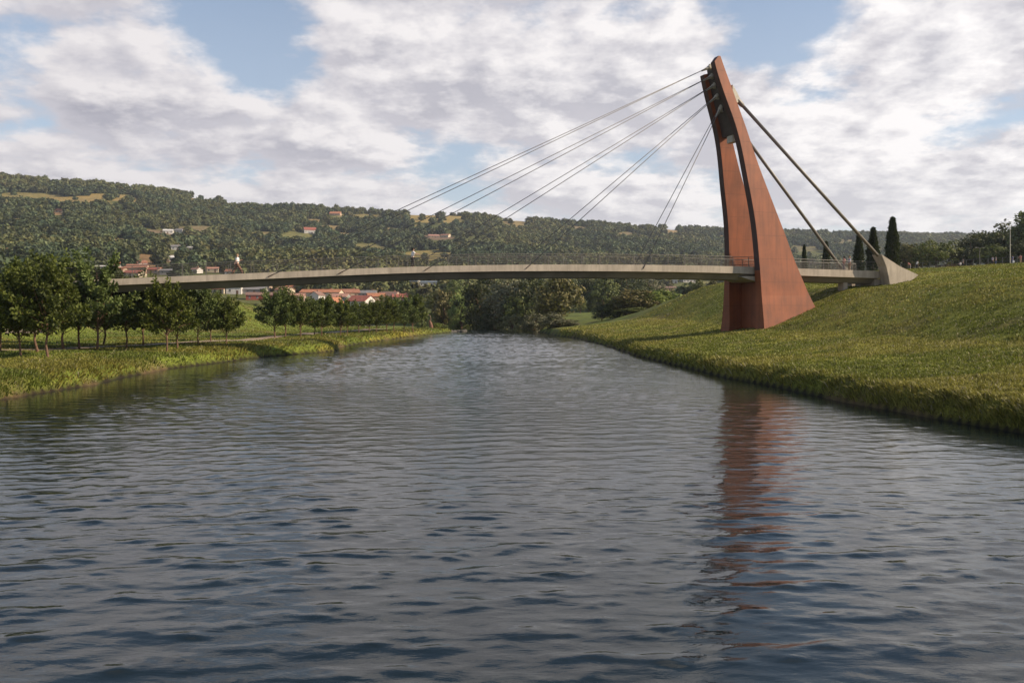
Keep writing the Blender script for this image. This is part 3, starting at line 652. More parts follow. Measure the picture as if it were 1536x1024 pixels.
# x, base y, width px, depth m, wall height m, roof height m, roof, wall, yaw deg, min distance, label
HOUSES = [
 (349,441,22,8,4.5,.5,'grey','white',8,250,'white-walled house with flat grey roof above the grassy slope'),(329,440,20,7,3,1.3,'terra','cream',-15,250,'low terracotta roof at the left foot of the deck'),
 (375,441,40,10,3.2,1.6,'grey','grey',5,290,'long grey-roofed barn behind the red shed'),(389,450,44,8,3.2,1.2,'brown','red',12,250,'red-walled low shed with an orange door'),
 (394,437,26,10,5.5,2,'terra','tan',-10,330,'tall terracotta-roofed house under the deck'),(437,439,24,10,4.0,2.8,'orange','tan',25,300,'house with bright orange gable roof'),
 (480,446,60,10,3.4,1.6,'orange','cream',-4,285,'long house with orange tiled roof'),(444,451,22,8,3,1.2,'pink','tan',5,260,'small house with salmon roof behind the far tree row'),
 (474,452,18,8,4,1.6,'brown','white',70,255,'white gable house between the salmon and orange roofs'),(507,452,30,8,3,1.6,'pink','grey',-12,265,'grey-walled house with pinkish tile roof'),
 (503,461,16,7,3,2,'orange','cream',55,235,'little house with steep orange gable'),(540,460,34,9,3.4,2.4,'red','white',-28,240,'house with big red roof and white gable wall'),
 (562,452,26,9,3.4,1.6,'orange','tan',15,280,'orange-brown roof behind the big red one'),(551,447,24,8,3.5,1.4,'grey','grey',0,310,'grey ridge roof above the big red one'),
 (583,451,28,9,3.5,2,'brown','cream',-20,285,'brown-roofed house with cream walls'),(601,452,28,9,3,1.6,'red','tan',10,280,'reddish low house at the right of the roofs'),
 (613,428,30,12,4,2,'slate','grey',-8,400,'house with blue-grey roof just under the deck'),(641,430,26,11,4,1.4,'slate','white',6,395,'white building with slate roof under the deck'),
 (425,441,22,8,3.2,1.6,'terra','cream',-30,330,'cream house behind the dense first far tree'),(524,446,24,8,3.4,1.8,'terra','tan',20,330,'tan house with terracotta roof above the pinkish one'),
 (156,407,34,12,4,.8,'white','white',6,380,'long white sheet-roofed building left above the deck'),(178,411,16,9,3.4,1.6,'orange','tan',-10,370,'small orange roof left above the deck'),
 (201,409,30,12,4,2.4,'terra','tan',8,380,'big terracotta roof above the deck end'),(197,415,26,10,3,1.6,'red','cream',-8,350,'red roof just over the deck end'),
 (210,403,14,9,5,1.6,'terra','white',30,420,'tall white house beside the big terracotta roof'),(227,410,22,10,3,1.6,'red','tan',-5,380,'low red roof right of the tall white house'),
 (251,413,24,11,4,1,'grey','grey',4,370,'grey flat-roofed house above the deck'),(258,392,10,9,4,1.4,'white','white',10,450,'tiny white cottage beside the brown field'),
 (167,403,18,10,4,1.6,'orange','cream',20,430,'orange roof behind the white building'),(345,412,16,9,3,1.4,'terra','white',0,370,'white house at the feet of the woman striding'),
 (316,408,18,9,3,1.4,'pink','cream',14,400,'cream cottage with salmon roof on the hill foot'),(289,410,18,9,3.4,1.4,'brown','white',-14,390,'white cottage with brown roof on the hill foot'),
 (463,350,18,14,6,4,'red','white',20,500,'white hillside house with bright red roof'),(502,323,16,16,4,4,'orange','tan',0,700,'orange-roofed farm near the ridge'),
 (90,319,14,14,3.5,3,'orange','cream',0,700,'lone orange-roofed farmhouse high on the left hill'),(14,383,12,10,4,2,'orange','cream',10,450,'orange roof at the far left among trees'),
 (250,350,14,12,4,2,'white','white',15,500,'white hillside house, left one of the upper hamlet'),(268,349,14,12,4,2,'grey','white',-10,500,'grey-roofed house, right one of the upper hamlet'),
 (262,375,12,10,4,1.6,'grey','white',10,480,'grey-roofed cottage above the yellow field'),(287,376,14,10,4,1.6,'white','cream',-12,480,'pale cottage right of the grey-roofed one'),
 (278,372,12,10,4,1.6,'terra','cream',20,500,'cottage with terracotta roof between two pale ones'),(650,357,16,12,4,2.4,'pink','tan',8,500,'salmon-roofed house on the hill above the walking man'),(668,356,14,12,4,2,'terra','cream',-20,500,'cream house in the clearing beside the salmon roof'),
 (733,324,12,16,4,2.5,'white','white',0,800,'small white house on the ridge line'),(869,447,22,9,4.5,1.8,'red','white',-12,300,'small white house with red roof behind the riverside trees'),
 (970,434,22,10,3.2,1.6,'terra','tan',8,380,'terracotta-roofed house left in the distance under the deck'),(1000,436,34,10,3,1.2,'brown','yellow',4,380,'long ochre farm building in the distance'),
 (1026,437,30,10,3,1.6,'terra','tan',-8,390,'long terracotta roof right of the ochre building'),(1066,437,24,10,3,1.4,'terra','cream',6,400,'terracotta roof beside the pylon foot in the distance'),
 (1033,424,20,11,4,1.6,'white','white',10,430,'white-roofed house above the terracotta row'),(1012,425,10,10,5,1.6,'grey','white',-10,440,'narrow white house left of the white-roofed one'),
 (974,424,12,10,4,1.6,'grey','white',10,440,'white house with grey roof behind the terracotta one'),(1436,376,14,12,4,1.6,'white','white',0,500,'white-roofed house glimpsed left of the dark trees'),
 (1052,420,14,10,4,2,'brown','tan',20,450,'brown-roofed house just below the deck by the pylon'),
]
HPOS = [hit(h_[0], h_[1], h_[9]) for h_ in HOUSES]
def hides_house(px, Y):
    return np.any([(np.abs(px - h_[0]) < h_[2] * .55 + 4) & (Y > q.y - 130) & (Y < q.y + 9) for h_, q in zip(HOUSES, HPOS)], axis=0)
# trees scattered between the village roofs
rs = random.Random(21); n_sc = 0; scat = []
while n_sc < 70:
    x, D = rs.uniform(40, 1090), rs.uniform(300, 470); X = (x - CX) * D / F
    if XL[0] and np.interp(D, *XL) - 8 < X < np.interp(D, *XR) + 6: continue
    if x > 640 and rs.random() < .3: continue
    if hides_house(x, D) and rs.random() < .93: continue
    zb = z1(X, D); n_sc += 1; scat.append((X, D))
    kind = rs.choice(['green', 'green', 'olive', 'dark', 'green']); vs = KIND[kind]; h = rs.uniform(3.5, 7.5)
    plant('village_tree', rs.choice(vs), (X, D, zb - .1), h, h * rs.uniform(.75, 1.05), 9.9, 8.6, rs.uniform(0, 6), 'small round tree among the village houses beyond the river', 'tree', 'trees among the village roofs')

# ------------------------------------------------------------------ hillside forest (one far-off wood)
hid = bpy.data.collections.new('forest_kinds')
for s in range(6):
    C, cm = clump_crown(200 + s, .44, .50, .50, 20, 420, .24, .20, [.1, .45, .25, .6, .15, .3][s], .0, .45, .16)
    cm.materials.append(M['forest']); hid.objects.link(bpy.data.objects.new('forest_tree_%d' % s, cm))
n = 78000; rf = np.random.default_rng(77)
Yf = np.sqrt(rf.uniform(290 ** 2, 2250 ** 2, n)); pxf = rf.uniform(-170, 1720, n); Xf = (pxf - CX) * Yf / F; Zf = Z(Xf, Yf)
V = np.stack([Xf, Yf, Zf], -1)
fm = np.max(np.stack(field_mask(V) + field_mask(V, 4)), 0)
Rr = np.interp(pxf, [0, 768, 1536], [1500, 1650, 2100])
dens = sstep(.28, .46, fbm(Xf / 70 + 7, Yf / 110, 4)) * .9 + .10
dens *= np.where(Yf < 430, .16, 1) * np.where(Yf > Rr + 60, 0, 1)
keep = (rf.random(n) < dens) & ((fm < .3) | (rf.random(n) < .025)) & (Zf > .8)
chan = (Xf > np.interp(Yf, *XL) - 4) & (Xf < np.interp(Yf, *XR) + 4) & (Yf < 480); keep &= ~chan
keep &= ~((pxf > 1090) & (Yf < 330)); keep &= ~hides_house(pxf, Yf); V = V[keep]; nf = len(V)
hgt_ = (4.6 + 7.0 * rf.random(nf) ** 1.4) * (.75 + .5 * fbm(V[:, 0] / 120, V[:, 1] / 120, 2)) * np.where(V[:, 1] < 450, .75, 1.0)
me = np_mesh('forest_points', V - np.array([0, 0, .6]), np.zeros(0, int), 4, {'tall': hgt_, 'wide': hgt_ * rf.uniform(.85, 1.4, nf), 'turn': rf.uniform(0, 6.28, nf), 'tone': np.clip(fbm(V[:, 0] / 130 + 5, V[:, 1] / 170, 4) + rf.normal(0, .07, nf), 0, 1), 'pick': rf.integers(0, 6, nf).astype(float)})
fo = bpy.data.objects.new('hillside_forest', me); col.objects.link(fo)
tag(fo, 'dense mixed woodland covering the far hillsides', 'woodland', kind='stuff')
ng = bpy.data.node_groups.new('forest_scatter', 'GeometryNodeTree')
ng.interface.new_socket('Geometry', in_out='INPUT', socket_type='NodeSocketGeometry'); ng.interface.new_socket('Geometry', in_out='OUTPUT', socket_type='NodeSocketGeometry')
gi, go = ng.nodes.new('NodeGroupInput'), ng.nodes.new('NodeGroupOutput')
ci = ng.nodes.new('GeometryNodeCollectionInfo'); ci.inputs['Collection'].default_value = hid; ci.inputs['Separate Children'].default_value = True; ci.inputs['Reset Children'].default_value = True
ip = ng.nodes.new('GeometryNodeInstanceOnPoints'); ip.inputs['Pick Instance'].default_value = True
def attr(nm, typ='FLOAT'):
    a = ng.nodes.new('GeometryNodeInputNamedAttribute'); a.data_type = typ; a.inputs['Name'].default_value = nm; return a.outputs[0]
cs = ng.nodes.new('ShaderNodeCombineXYZ'); cr = ng.nodes.new('ShaderNodeCombineXYZ')
L = ng.links.new
L(attr('wide'), cs.inputs[0]); L(attr('wide'), cs.inputs[1]); L(attr('tall'), cs.inputs[2]); L(attr('turn'), cr.inputs[2])
L(gi.outputs[0], ip.inputs['Points']); L(ci.outputs[0], ip.inputs['Instance']); L(attr('pick'), ip.inputs['Instance Index']); L(cs.outputs[0], ip.inputs['Scale']); L(cr.outputs[0], ip.inputs['Rotation'])
L(ip.outputs[0], go.inputs[0])
fo.modifiers.new('scatter', 'NODES').node_group = ng

# ------------------------------------------------------------------ houses
def tile_mat(name, c):
    t = NT(name); co = t.n('TexCoord').outputs['Object']
    wv = t.n('TexWave', {'wave_type': 'BANDS', 'bands_direction': 'X'}, Vector=co, Scale=1.6, Distortion=.6)
    no = t.n('TexNoise', Vector=co, Scale=1.2, Detail=5)
    cc = t.ramp(no.outputs[0], (.3, tuple(x * .7 for x in c)), (.7, tuple(x * 1.2 for x in c)))
    cc = t.mix(.35, cc, t.mix(1, cc, t.ramp(wv.outputs[0], (0, (.55, .55, .55)), (1, (1.2, 1.2, 1.2))), 'MULTIPLY'))
    return t.end(t.n('BsdfPrincipled', Base_Color=cc, Roughness=.85))
ROOF = {'terra': tile_mat('terracotta_tiles', (.30, .135, .085)), 'orange': tile_mat('orange_tiles', (.40, .165, .085)), 'red': tile_mat('red_tiles', (.33, .105, .07)), 'brown': tile_mat('brown_tiles', (.22, .13, .10)),
        'grey': tile_mat('grey_sheet_roof', (.20, .19, .19)), 'white': tile_mat('white_sheet_roof', (.6, .58, .55)), 'slate': tile_mat('blue_grey_roof', (.10, .13, .16)), 'pink': tile_mat('salmon_tiles', (.42, .22, .16))}
WALL = {'white': simple('white_render', (.55, .52, .48), .8, .14, .6), 'cream': simple('cream_render', (.50, .42, .31), .8, .1, .6), 'grey': simple('grey_render', (.27, .255, .24), .85, .12, .6),
        'tan': simple('tan_render', (.38, .28, .20), .85, .12, .6), 'red': simple('red_boards', (.27, .065, .045), .8, .15, .8), 'yellow': simple('ochre_render', (.45, .33, .12), .8, .1, .6)}
M['glass'] = simple('window_glass', (.03, .035, .04), .15, .1, 1); M['door'] = simple('door_wood', (.14, .08, .05), .6, .2, 2); M['odoor'] = simple('orange_door', (.55, .16, .06), .6, .1, 2)
M['chim'] = simple('chimney_brick', (.28, .14, .10), .9, .2, 2)
def house(x, yb, wp, dep, hw, hr, roof, wall, yaw, D0, lab, idx):
    p = HPOS[idx]; w = wp * p.y / F; hw *= .8; dep = min(dep, w * .9)
    cat = 'barn' if 'barn' in lab or 'shed' in lab else 'house'
    t_ = empty('village_house' if cat == 'house' else 'farm_shed', p + Vector((0, dep / 2, -.2)), R(yaw), label=lab, cat=cat)
    a, b = w / 2, dep / 2
    m = MB(); m.poly([(-a, -b, -1.5), (a, -b, -1.5), (a, b, -1.5), (-a, b, -1.5), (-a, -b, hw), (a, -b, hw), (a, b, hw), (-a, b, hw), (-a, 0, hw + hr), (a, 0, hw + hr)],
                    [(0, 1, 5, 4), (2, 3, 7, 6), (1, 2, 6, 9, 5), (3, 0, 4, 8, 7), (0, 3, 2, 1)])
    m.build('wall', WALL[wall], t_)
    o_ = .35; zz = hw - hr * o_ / b
    m = MB()
    for sg in (-1, 1):
        m.poly([(-a - o_, sg * (b + o_), zz), (a + o_, sg * (b + o_), zz), (a + o_, 0, hw + hr + .02), (-a - o_, 0, hw + hr + .02),
                (-a - o_, sg * (b + o_), zz + .16), (a + o_, sg * (b + o_), zz + .16), (a + o_, 0, hw + hr + .2), (-a - o_, 0, hw + hr + .2)],
               [(0, 1, 2, 3), (4, 5, 6, 7), (0, 1, 5, 4), (0, 3, 7, 4), (1, 2, 6, 5)])
    rf_ = m.build('roof', ROOF[roof], t_)
    if cat == 'house':
        m = MB(); m.box((a * .4, b * .15, hw), (a * .4 + .6, b * .15 + .6, hw + hr + .7)); m.box((a * .4 - .08, b * .15 - .08, hw + hr + .7), (a * .4 + .68, b * .15 + .68, hw + hr + .82)); m.build('chimney', M['chim'], rf_)
    nw = max(2, min(4, int(w / 3)))
    for k in range(nw):
        xc = -a + w * (k + .5) / nw
        if k == nw // 2:
            m = MB(); m.box((xc - .5, -b - .06, 0), (xc + .5, -b + .05, min(2.1, hw - .3))); m.box((xc - .6, -b - .04, 0), (xc - .52, -b + .05, min(2.2, hw - .2))); m.build('door', M['odoor'] if 'orange door' in lab else M['door'], t_)
        else:
            z0_ = hw * .42
            m = MB(); m.box((xc - .45, -b - .04, z0_), (xc + .45, -b + .05, z0_ + 1.1)); wi = m.build('window', M['glass'], t_)
            m = MB(); m.box((xc - .58, -b - .10, z0_ - .12), (xc + .58, -b + .03, z0_ - .01)); m.box((xc - .03, -b - .055, z0_), (xc + .03, -b, z0_ + 1.1)); m.build('sill', WALL['white'], wi)
for k, hs in enumerate(HOUSES): house(*hs, k)

# ------------------------------------------------------------------ people
SKIN = simple('skin', (.42, .24, .17), .6, .08, 5)
CL = {k: simple('cloth_' + k, c, .85, .15, 8) for k, c in dict(white=(.80, .78, .76), brown=(.19, .10, .065), dark=(.03, .027, .03), blue=(.07, .10, .2), pink=(.52, .2, .18), grey=(.26, .22, .21), lilac=(.48, .44, .55), tan=(.34, .22, .14), hair=(.03, .02, .015), lighthair=(.3, .22, .13)).items()}
def stripes():
    t = NT('cloth_striped'); co = t.n('TexCoord').outputs['Object']
    fr = t.n('Math', {'operation': 'FRACT'}, i0=t.n('Math', {'operation': 'MULTIPLY'}, i0=t.n('SeparateXYZ', Vector=co).outputs[2], i1=7.5).outputs[0])
    c = t.mix(t.n('Math', {'operation': 'GREATER_THAN'}, i0=fr.outputs[0], i1=.5).outputs[0], (.70, .70, .72), (.06, .08, .2))
    return t.end(t.n('BsdfPrincipled', Base_Color=c, Roughness=.85))
CL['striped'] = stripes()
def skin_mesh(name, J, E, sub=2, root=0):
    keys = list(J); me = bpy.data.meshes.new(name)
    me.from_pydata([J[k][0] for k in keys], [(keys.index(a), keys.index(b)) for a, b in E], [])
    o = bpy.data.objects.new('tmp', me); col.objects.link(o)
    o.modifiers.new('s', 'SKIN'); ss = o.modifiers.new('u', 'SUBSURF'); ss.levels = sub; ss.render_levels = sub
    for k, d in zip(keys, me.skin_vertices[0].data): d.radius = J[k][1] if isinstance(J[k][1], tuple) else (J[k][1],) * 2; d.use_root = False
    me.skin_vertices[0].data[root].use_root = True
    dg = bpy.context.evaluated_depsgraph_get(); dg.update()
    out = bpy.data.meshes.new_from_object(o.evaluated_get(dg)); out.name = name
    bpy.data.objects.remove(o); bpy.data.meshes.remove(me); out.materials.clear(); out.shade_smooth(); return out
def person(loc, rz, label, top, legs, hair='hair', arms=((.05, -.22), (.05, .22)), legsp=((.0, .0), (.0, .0)), bend=0., flare=0., scale=1., sit=False, group=None, turn=0.):
    """standing figure facing local +x; arms: list of (elbow, wrist) offsets from the shoulder; legsp: forward swing of knee and ankle per side"""
    t_ = empty('person', loc, rz, label=label, cat='person', group=group); t_.scale = (scale,) * 3
    hipz = .50 if sit else .92
    def up(z, x=0, y=0):                         # torso point with forward bend
        dz_ = z - .92; return (x + math.sin(bend) * dz_, y, hipz + math.cos(bend) * dz_)
    J = {'pel': ((0, 0, hipz), (.13, .105)), 'waist': (up(1.08), (.125, .095)), 'chest': (up(1.28), (.155, .105)), 'col': (up(1.42), (.10, .075)), 'neck': (up(1.50, .01), .05),
         'jaw': (up(1.565, .03), .062), 'head': (up(1.655, .025), .088), 'crown': (up(1.715, .015), .055)}
    E = [('pel', 'waist'), ('waist', 'chest'), ('chest', 'col'), ('col', 'neck'), ('neck', 'jaw'), ('jaw', 'head'), ('head', 'crown')]
    nose = up(1.635, .125); J['nose'] = (nose, .014); E.append(('head', 'nose'))
    for s, (ka, an) in zip((-1, 1), legsp):
        n_ = 'lr'[s > 0]
        if sit:
            J['hip' + n_] = ((.04, s * .10, hipz - .03), .09); J['knee' + n_] = ((.45, s * .12, hipz), .062); J['ank' + n_] = ((.47, s * .12, .09), .042)
        else:
            J['hip' + n_] = ((0, s * .10, hipz - .08), .095); J['knee' + n_] = ((ka, s * .105, .49), .062); J['ank' + n_] = ((an, s * .11, .085), .042)
        ax = J['ank' + n_][0]; J['toe' + n_] = ((ax[0] + .17, ax[1] * 1.1, .035), (.04, .03))
        E += [('pel', 'hip' + n_), ('hip' + n_, 'knee' + n_), ('knee' + n_, 'ank' + n_), ('ank' + n_, 'toe' + n_)]
        el, wr = arms[0 if s < 0 else 1]
        sh = Vector(up(1.40, 0, s * .19)); e = sh + Vector(el); w = e + Vector(wr)
        J['sh' + n_] = (tuple(sh), .06); J['el' + n_] = (tuple(e), .042); J['wr' + n_] = (tuple(w), .029)
        d = Vector(wr).normalized(); side = d.cross(Vector((0, 0, 1)) if abs(d.z) < .9 else Vector((1, 0, 0))).normalized()
        J['palm' + n_] = (tuple(w + d * .07), (.036, .02))
        E += [('col', 'sh' + n_), ('sh' + n_, 'el' + n_), ('el' + n_, 'wr' + n_), ('wr' + n_, 'palm' + n_)]
        for f, (off, ln) in enumerate(((-.03, .06), (-.01, .075), (.011, .07), (.031, .052))):
            J['f%d%s' % (f, n_)] = (tuple(w + d * (.09 + ln) + side * off * 1.25), .0085); E.append(('palm' + n_, 'f%d%s' % (f, n_)))
        J['th' + n_] = (tuple(w + d * .075 - side * .06), .010); E.append(('wr' + n_, 'th' + n_))
    body = link('body', skin_mesh('body', J, E), SKIN, t_)
    G = lambda k, g: (J[k][0], tuple(x + g for x in (J[k][1] if isinstance(J[k][1], tuple) else (J[k][1],) * 2)))
    S = {'chest': G('chest', .022), 'waist': G('waist', .026), 'pel': G('pel', .02), 'col': G('col', .014)}
    SE = [('chest', 'waist'), ('waist', 'pel'), ('chest', 'col')]
    for n_ in 'lr':
        S['sh' + n_] = G('sh' + n_, .02); S['el' + n_] = (tuple(Vector(J['sh' + n_][0]).lerp(Vector(J['el' + n_][0]), .8)), .058); SE += [('col', 'sh' + n_), ('sh' + n_, 'el' + n_)]
    link('shirt', skin_mesh('shirt', S, SE), CL[top], t_)
    T = {'pel': G('pel', .024)}; TE = []
    for n_ in 'lr':
        T['hip' + n_] = G('hip' + n_, .02); T['knee' + n_] = G('knee' + n_, .024 + flare * .5); T['ank' + n_] = (tuple(Vector(J['ank' + n_][0]) + Vector((0, 0, .03))), .056 + flare)
        TE += [('pel', 'hip' + n_), ('hip' + n_, 'knee' + n_), ('knee' + n_, 'ank' + n_)]
    link('trousers', skin_mesh('trousers', T, TE), CL[legs], t_)
    H = {'a': (up(1.675, -.012), .098), 'b': (up(1.735, -.005), .066), 'c': (up(1.58, -.055), .055)}
    link('hair', skin_mesh('hair', H, [('a', 'b'), ('a', 'c')]), CL[hair], t_)
    sm = MB()
    for n_ in 'lr':
        ax = Vector(J['ank' + n_][0]); sm.ball((ax.x + .07, ax.y, .04), .052, (2.5, .95, .8), 10)
    sm.build('shoes', CL['dark'], t_, smooth=True)
    em = MB()
    for s in (-1, 1): em.ball(up(1.665, .108, s * .032), .011, seg=6)
    em.build('eyes', CL['dark'], body)
    return t_
hang = ((.02, 0, -.29), (.06, 0, -.25))
p = on_deck(356, -1.2)
person(p, TH + R(8), 'striding person in white top and wide brown trousers on the left half of the bridge', 'white', 'brown', 'lighthair',
       arms=(((-.16, -.1, -.24), (-.10, 0, -.2)), ((.17, .08, -.20), (.2, 0, .06))), legsp=((.24, .40), (-.17, -.42)), flare=.05, scale=1.02)
p = on_deck(619, -1.1)
person(p, TH + R(4), 'person in white shirt and dark trousers reaching towards the railing at mid bridge', 'white', 'dark', 'hair',
       arms=(((.2, -.04, -.17), (.27, 0, -.02)), hang), legsp=((.05, .02), (-.03, -.10)), bend=.06, scale=1.02)
p = on_deck(1266, .3)
person(p, TH + R(160), 'person in a pink top beside the striped shirt at the right bridge end', 'pink', 'grey', arms=(hang, hang), scale=.98)
p = on_deck(1274, .1)
person(p, TH - R(20), 'person in a blue and white striped shirt at the right bridge end', 'striped', 'tan', 'lighthair', arms=(hang, ((.12, .05, -.25), (.2, 0, .05))), scale=1.02)
def on_hill(px, Y): X = (px - CX) * Y / F; return Vector((X, Y, z1(X, Y) - .02))
RG = 'people on the right hilltop'
person(on_hill(1364, 176), R(150), 'stooping person in greyish pink clothes right of the tallest cypress', 'pink', 'grey', arms=(hang, hang), bend=.75, group=RG)
person(on_hill(1374, 175), R(10), 'person in white top and dark trousers beside the stooping one', 'white', 'dark', arms=(hang, hang), bend=.2, group=RG)
tb = on_hill(1424, 186)
person(tb + Vector((1.75, -.75, 0)), R(185), 'person in white sitting at the dark picnic table', 'white', 'dark', arms=(((.22, 0, -.16), (.22, .02, -.04)),) * 2, sit=True, group=RG)
person(on_hill(1443, 184), R(200), 'person in dark clothes standing right of the picnic table', 'grey', 'dark', arms=(hang, hang), group=RG)
person(on_hill(1487, 182), R(20), 'person in a lilac-white shirt between the two lamps', 'lilac', 'dark', arms=(hang, ((.15, .03, -.23), (.2, 0, .1))), group=RG)
person(on_hill(1492, 183), R(170), 'person in grey facing the lilac-white shirt', 'grey', 'blue', arms=(hang, hang), group=RG)
person(on_hill(1517, 178), R(90), 'person in blue carrying a white bag beside the tall lamp post', 'blue', 'blue', arms=(hang, hang), group=RG)
q_ = on_hill(1518.6, 177.6); m = MB(); m.box((-.16, -.08, .25), (.16, .08, .68)); m.tube([(-.1, 0, .66), (-.06, 0, .86), (.06, 0, .86), (.1, 0, .66)], .012, 6)
tag(m.build('white_bag', CL['white'], None, .02), 'white bag held by the person in blue', 'bag').location = q_
person(on_hill(1529, 176), R(200), 'person in a coral pink top at the right edge of the hilltop', 'pink', 'tan', arms=(((.1, -.16, -.2), (.1, .1, -.16)), hang), group=RG)

# ------------------------------------------------------------------ hilltop furniture
pt = empty('picnic_table', tb, R(5), label='dark wooden picnic table with benches on the right hilltop', cat='table')
m = MB()
for k in range(4): m.box((-1.1, -.38 + k * .19, .72), (1.1, -.2 + k * .19, .76))
m.build('tabletop', M['bark'], pt)
for s in (-1, 1):
    m = MB(); m.box((-1.1, s * .75 - .14, .42), (1.1, s * .75 + .14, .46)); m.build('bench_seat', M['bark'], pt)
    m = MB(); m.box((s * .8 - .04, -.85, .36), (s * .8 + .04, .85, .415)); m.poly([(s*.8-.04,-.6,0),(s*.8+.04,-.6,0),(s*.8+.04,-.2,.715),(s*.8-.04,-.2,.715),(s*.8-.04,-.5,0),(s*.8+.04,-.5,0),(s*.8+.04,-.1,.715),(s*.8-.04,-.1,.715)],[(0,1,2,3),(4,5,6,7),(0,3,7,4),(1,2,6,5),(0,1,5,4)])
    m.poly([(s*.8-.04,.6,0),(s*.8+.04,.6,0),(s*.8+.04,.2,.715),(s*.8-.04,.2,.715),(s*.8-.04,.5,0),(s*.8+.04,.5,0),(s*.8+.04,.1,.715),(s*.8-.04,.1,.715)],[(0,1,2,3),(4,5,6,7),(0,3,7,4),(1,2,6,5),(0,1,5,4)])
    m.build('leg_frame', M['bark'], pt)
fe = empty('rail_fence', (0, 0, 0), label='pale two-rail fence along the right hilltop in front of the trees', cat='fence')
fp = [on_hill(x, Y) for x, Y in np.stack([np.linspace(1350, 1600, 24), np.linspace(204, 178, 24)], 1)]
for h in (.72, 1.5): MB().tube([a + Vector((0, 0, h)) for a in fp], .045, 6).build('fence_rail', M['rail'], fe)
for a in fp: MB().box((a.x - .05, a.y - .05, a.z - .3), (a.x + .05, a.y + .05, a.z + 1.6)).build('fence_post', M['rail'], fe)
lp = on_hill(1467.5, 184); lt = empty('street_lamp', lp, 0, label='short lamp post with two lamp arms by the fence', cat='lamp')
MB().tube([(0, 0, -.3), (0, 0, 3.75)], [.08, .055], 8).build('post', M['rail'], lt)
for s in (-1, 1):
    MB().tube([(0, 0, 3.6), (s * .35, 0, 3.78), (s * .75, 0, 3.8)], .035, 6).build('arm', M['rail'], lt)
    MB().box((s * .75 - .22, -.12, 3.74), (s * .75 + .22, .12, 3.86)).build('lamp_head', M['socket'], lt, .03)
lp = on_hill(1513.5, 179); lt = empty('lamp_post', lp, 0, label='tall slender lamp post in front of the dark trees', cat='lamp')
MB().tube([(0, 0, -.3), (-.12, 0, 7.4)], [.12, .06], 8).build('post', M['socket'], lt)
MB().tube([(-.12, 0, 7.35), (-.7, 0, 7.9), (-1.7, 0, 8.15)], .045, 6).build('arm', M['socket'], lt)
MB().box((-2.3, -.14, 8.08), (-1.6, .14, 8.22)).build('lamp_head', M['socket'], lt, .03)

# ------------------------------------------------------------------ the tip of the left bank
q_ = hit(646, 484.5, 60); X, Y = q_.x, q_.y
Y = 183; X = (646 - CX) * Y / F; q_ = Vector((X, Y, z1(X, Y) - .1))
sn = empty('driftwood_snag', q_, .3, label='weathered brown tree snag with a bent bare branch on the river point', cat='tree snag')
MB().tube([(0, 0, -.3), (.1, 0, .5), (-.05, .1, 1.2), (-.25, .05, 1.75)], [.55, .42, .33, .12], 9).build('stump', M['snag'], sn, smooth=True)
MB().tube([(-.1, 0, 1.3), (.05, 0, 2.0), (-.1, 0, 2.6), (-.45, 0, 2.85), (-.75, 0, 2.7)], [.1, .075, .06, .045, .02], 7).build('branch', M['bark2'], sn, smooth=True)
rr = random.Random(5); RL = ['flat grey rock nearest the grass point', 'small rock beside the flat grey rock', 'pointed rock off the river point', 'low dark rock in the water off the point', 'outermost rock off the river point', 'brown rock below the tree snag', 'rounded rock between the pointed and the outermost ones']
for k, (px, Y) in enumerate([(676, 190), (681, 191), (686, 193), (691, 194), (697, 196), (670, 187), (693, 192.5)]):
    m = MB(); bmesh.ops.create_icosphere(m.bm, subdivisions=3, radius=.5)
    for v in m.bm.verts: v.co *= 1 + .35 * (float(vnoise(np.array([v.co.x * 2.5 + k * 7]), np.array([v.co.y * 2.5 + v.co.z * 2 + k]))[0]) - .5)
    o = m.build('rock', M['rock'], None, smooth=False); o.location = ((px - CX) * Y / F, Y, .02); o.scale = (rr.uniform(.7, 1.5), rr.uniform(.7, 1.2), rr.uniform(.6, 1.1)); o.rotation_euler = (rr.uniform(-.3, .3), .2, rr.uniform(0, 6))
    tag(o, RL[k], 'rock', 'rocks off the left river point')
for k, (x, D, h, w, kind, lab) in enumerate([(655, 184.5, 1.3, 2.0, 'shrubbright', 'yellow-green bush at the foot of the tree snag'), (632, 184, 2.2, 2.2, 'shrub', 'bush between the last far-row tree and the tree snag'), (664, 186, 1.2, 2.2, 'shrub', 'low bush at the very tip of the left bank'), (637, 188, 4.6, 2.2, 'dark', 'dark conifer-like tree behind the tree snag')]):
    X = (x - CX) * D / F; plant('bush' if k < 3 else 'broadleaf_tree', KIND[kind][0], (X, D, z1(X, D) - .1), h, w, 9.9, 9.5, k * 1.1, lab, 'bush' if k < 3 else 'tree')

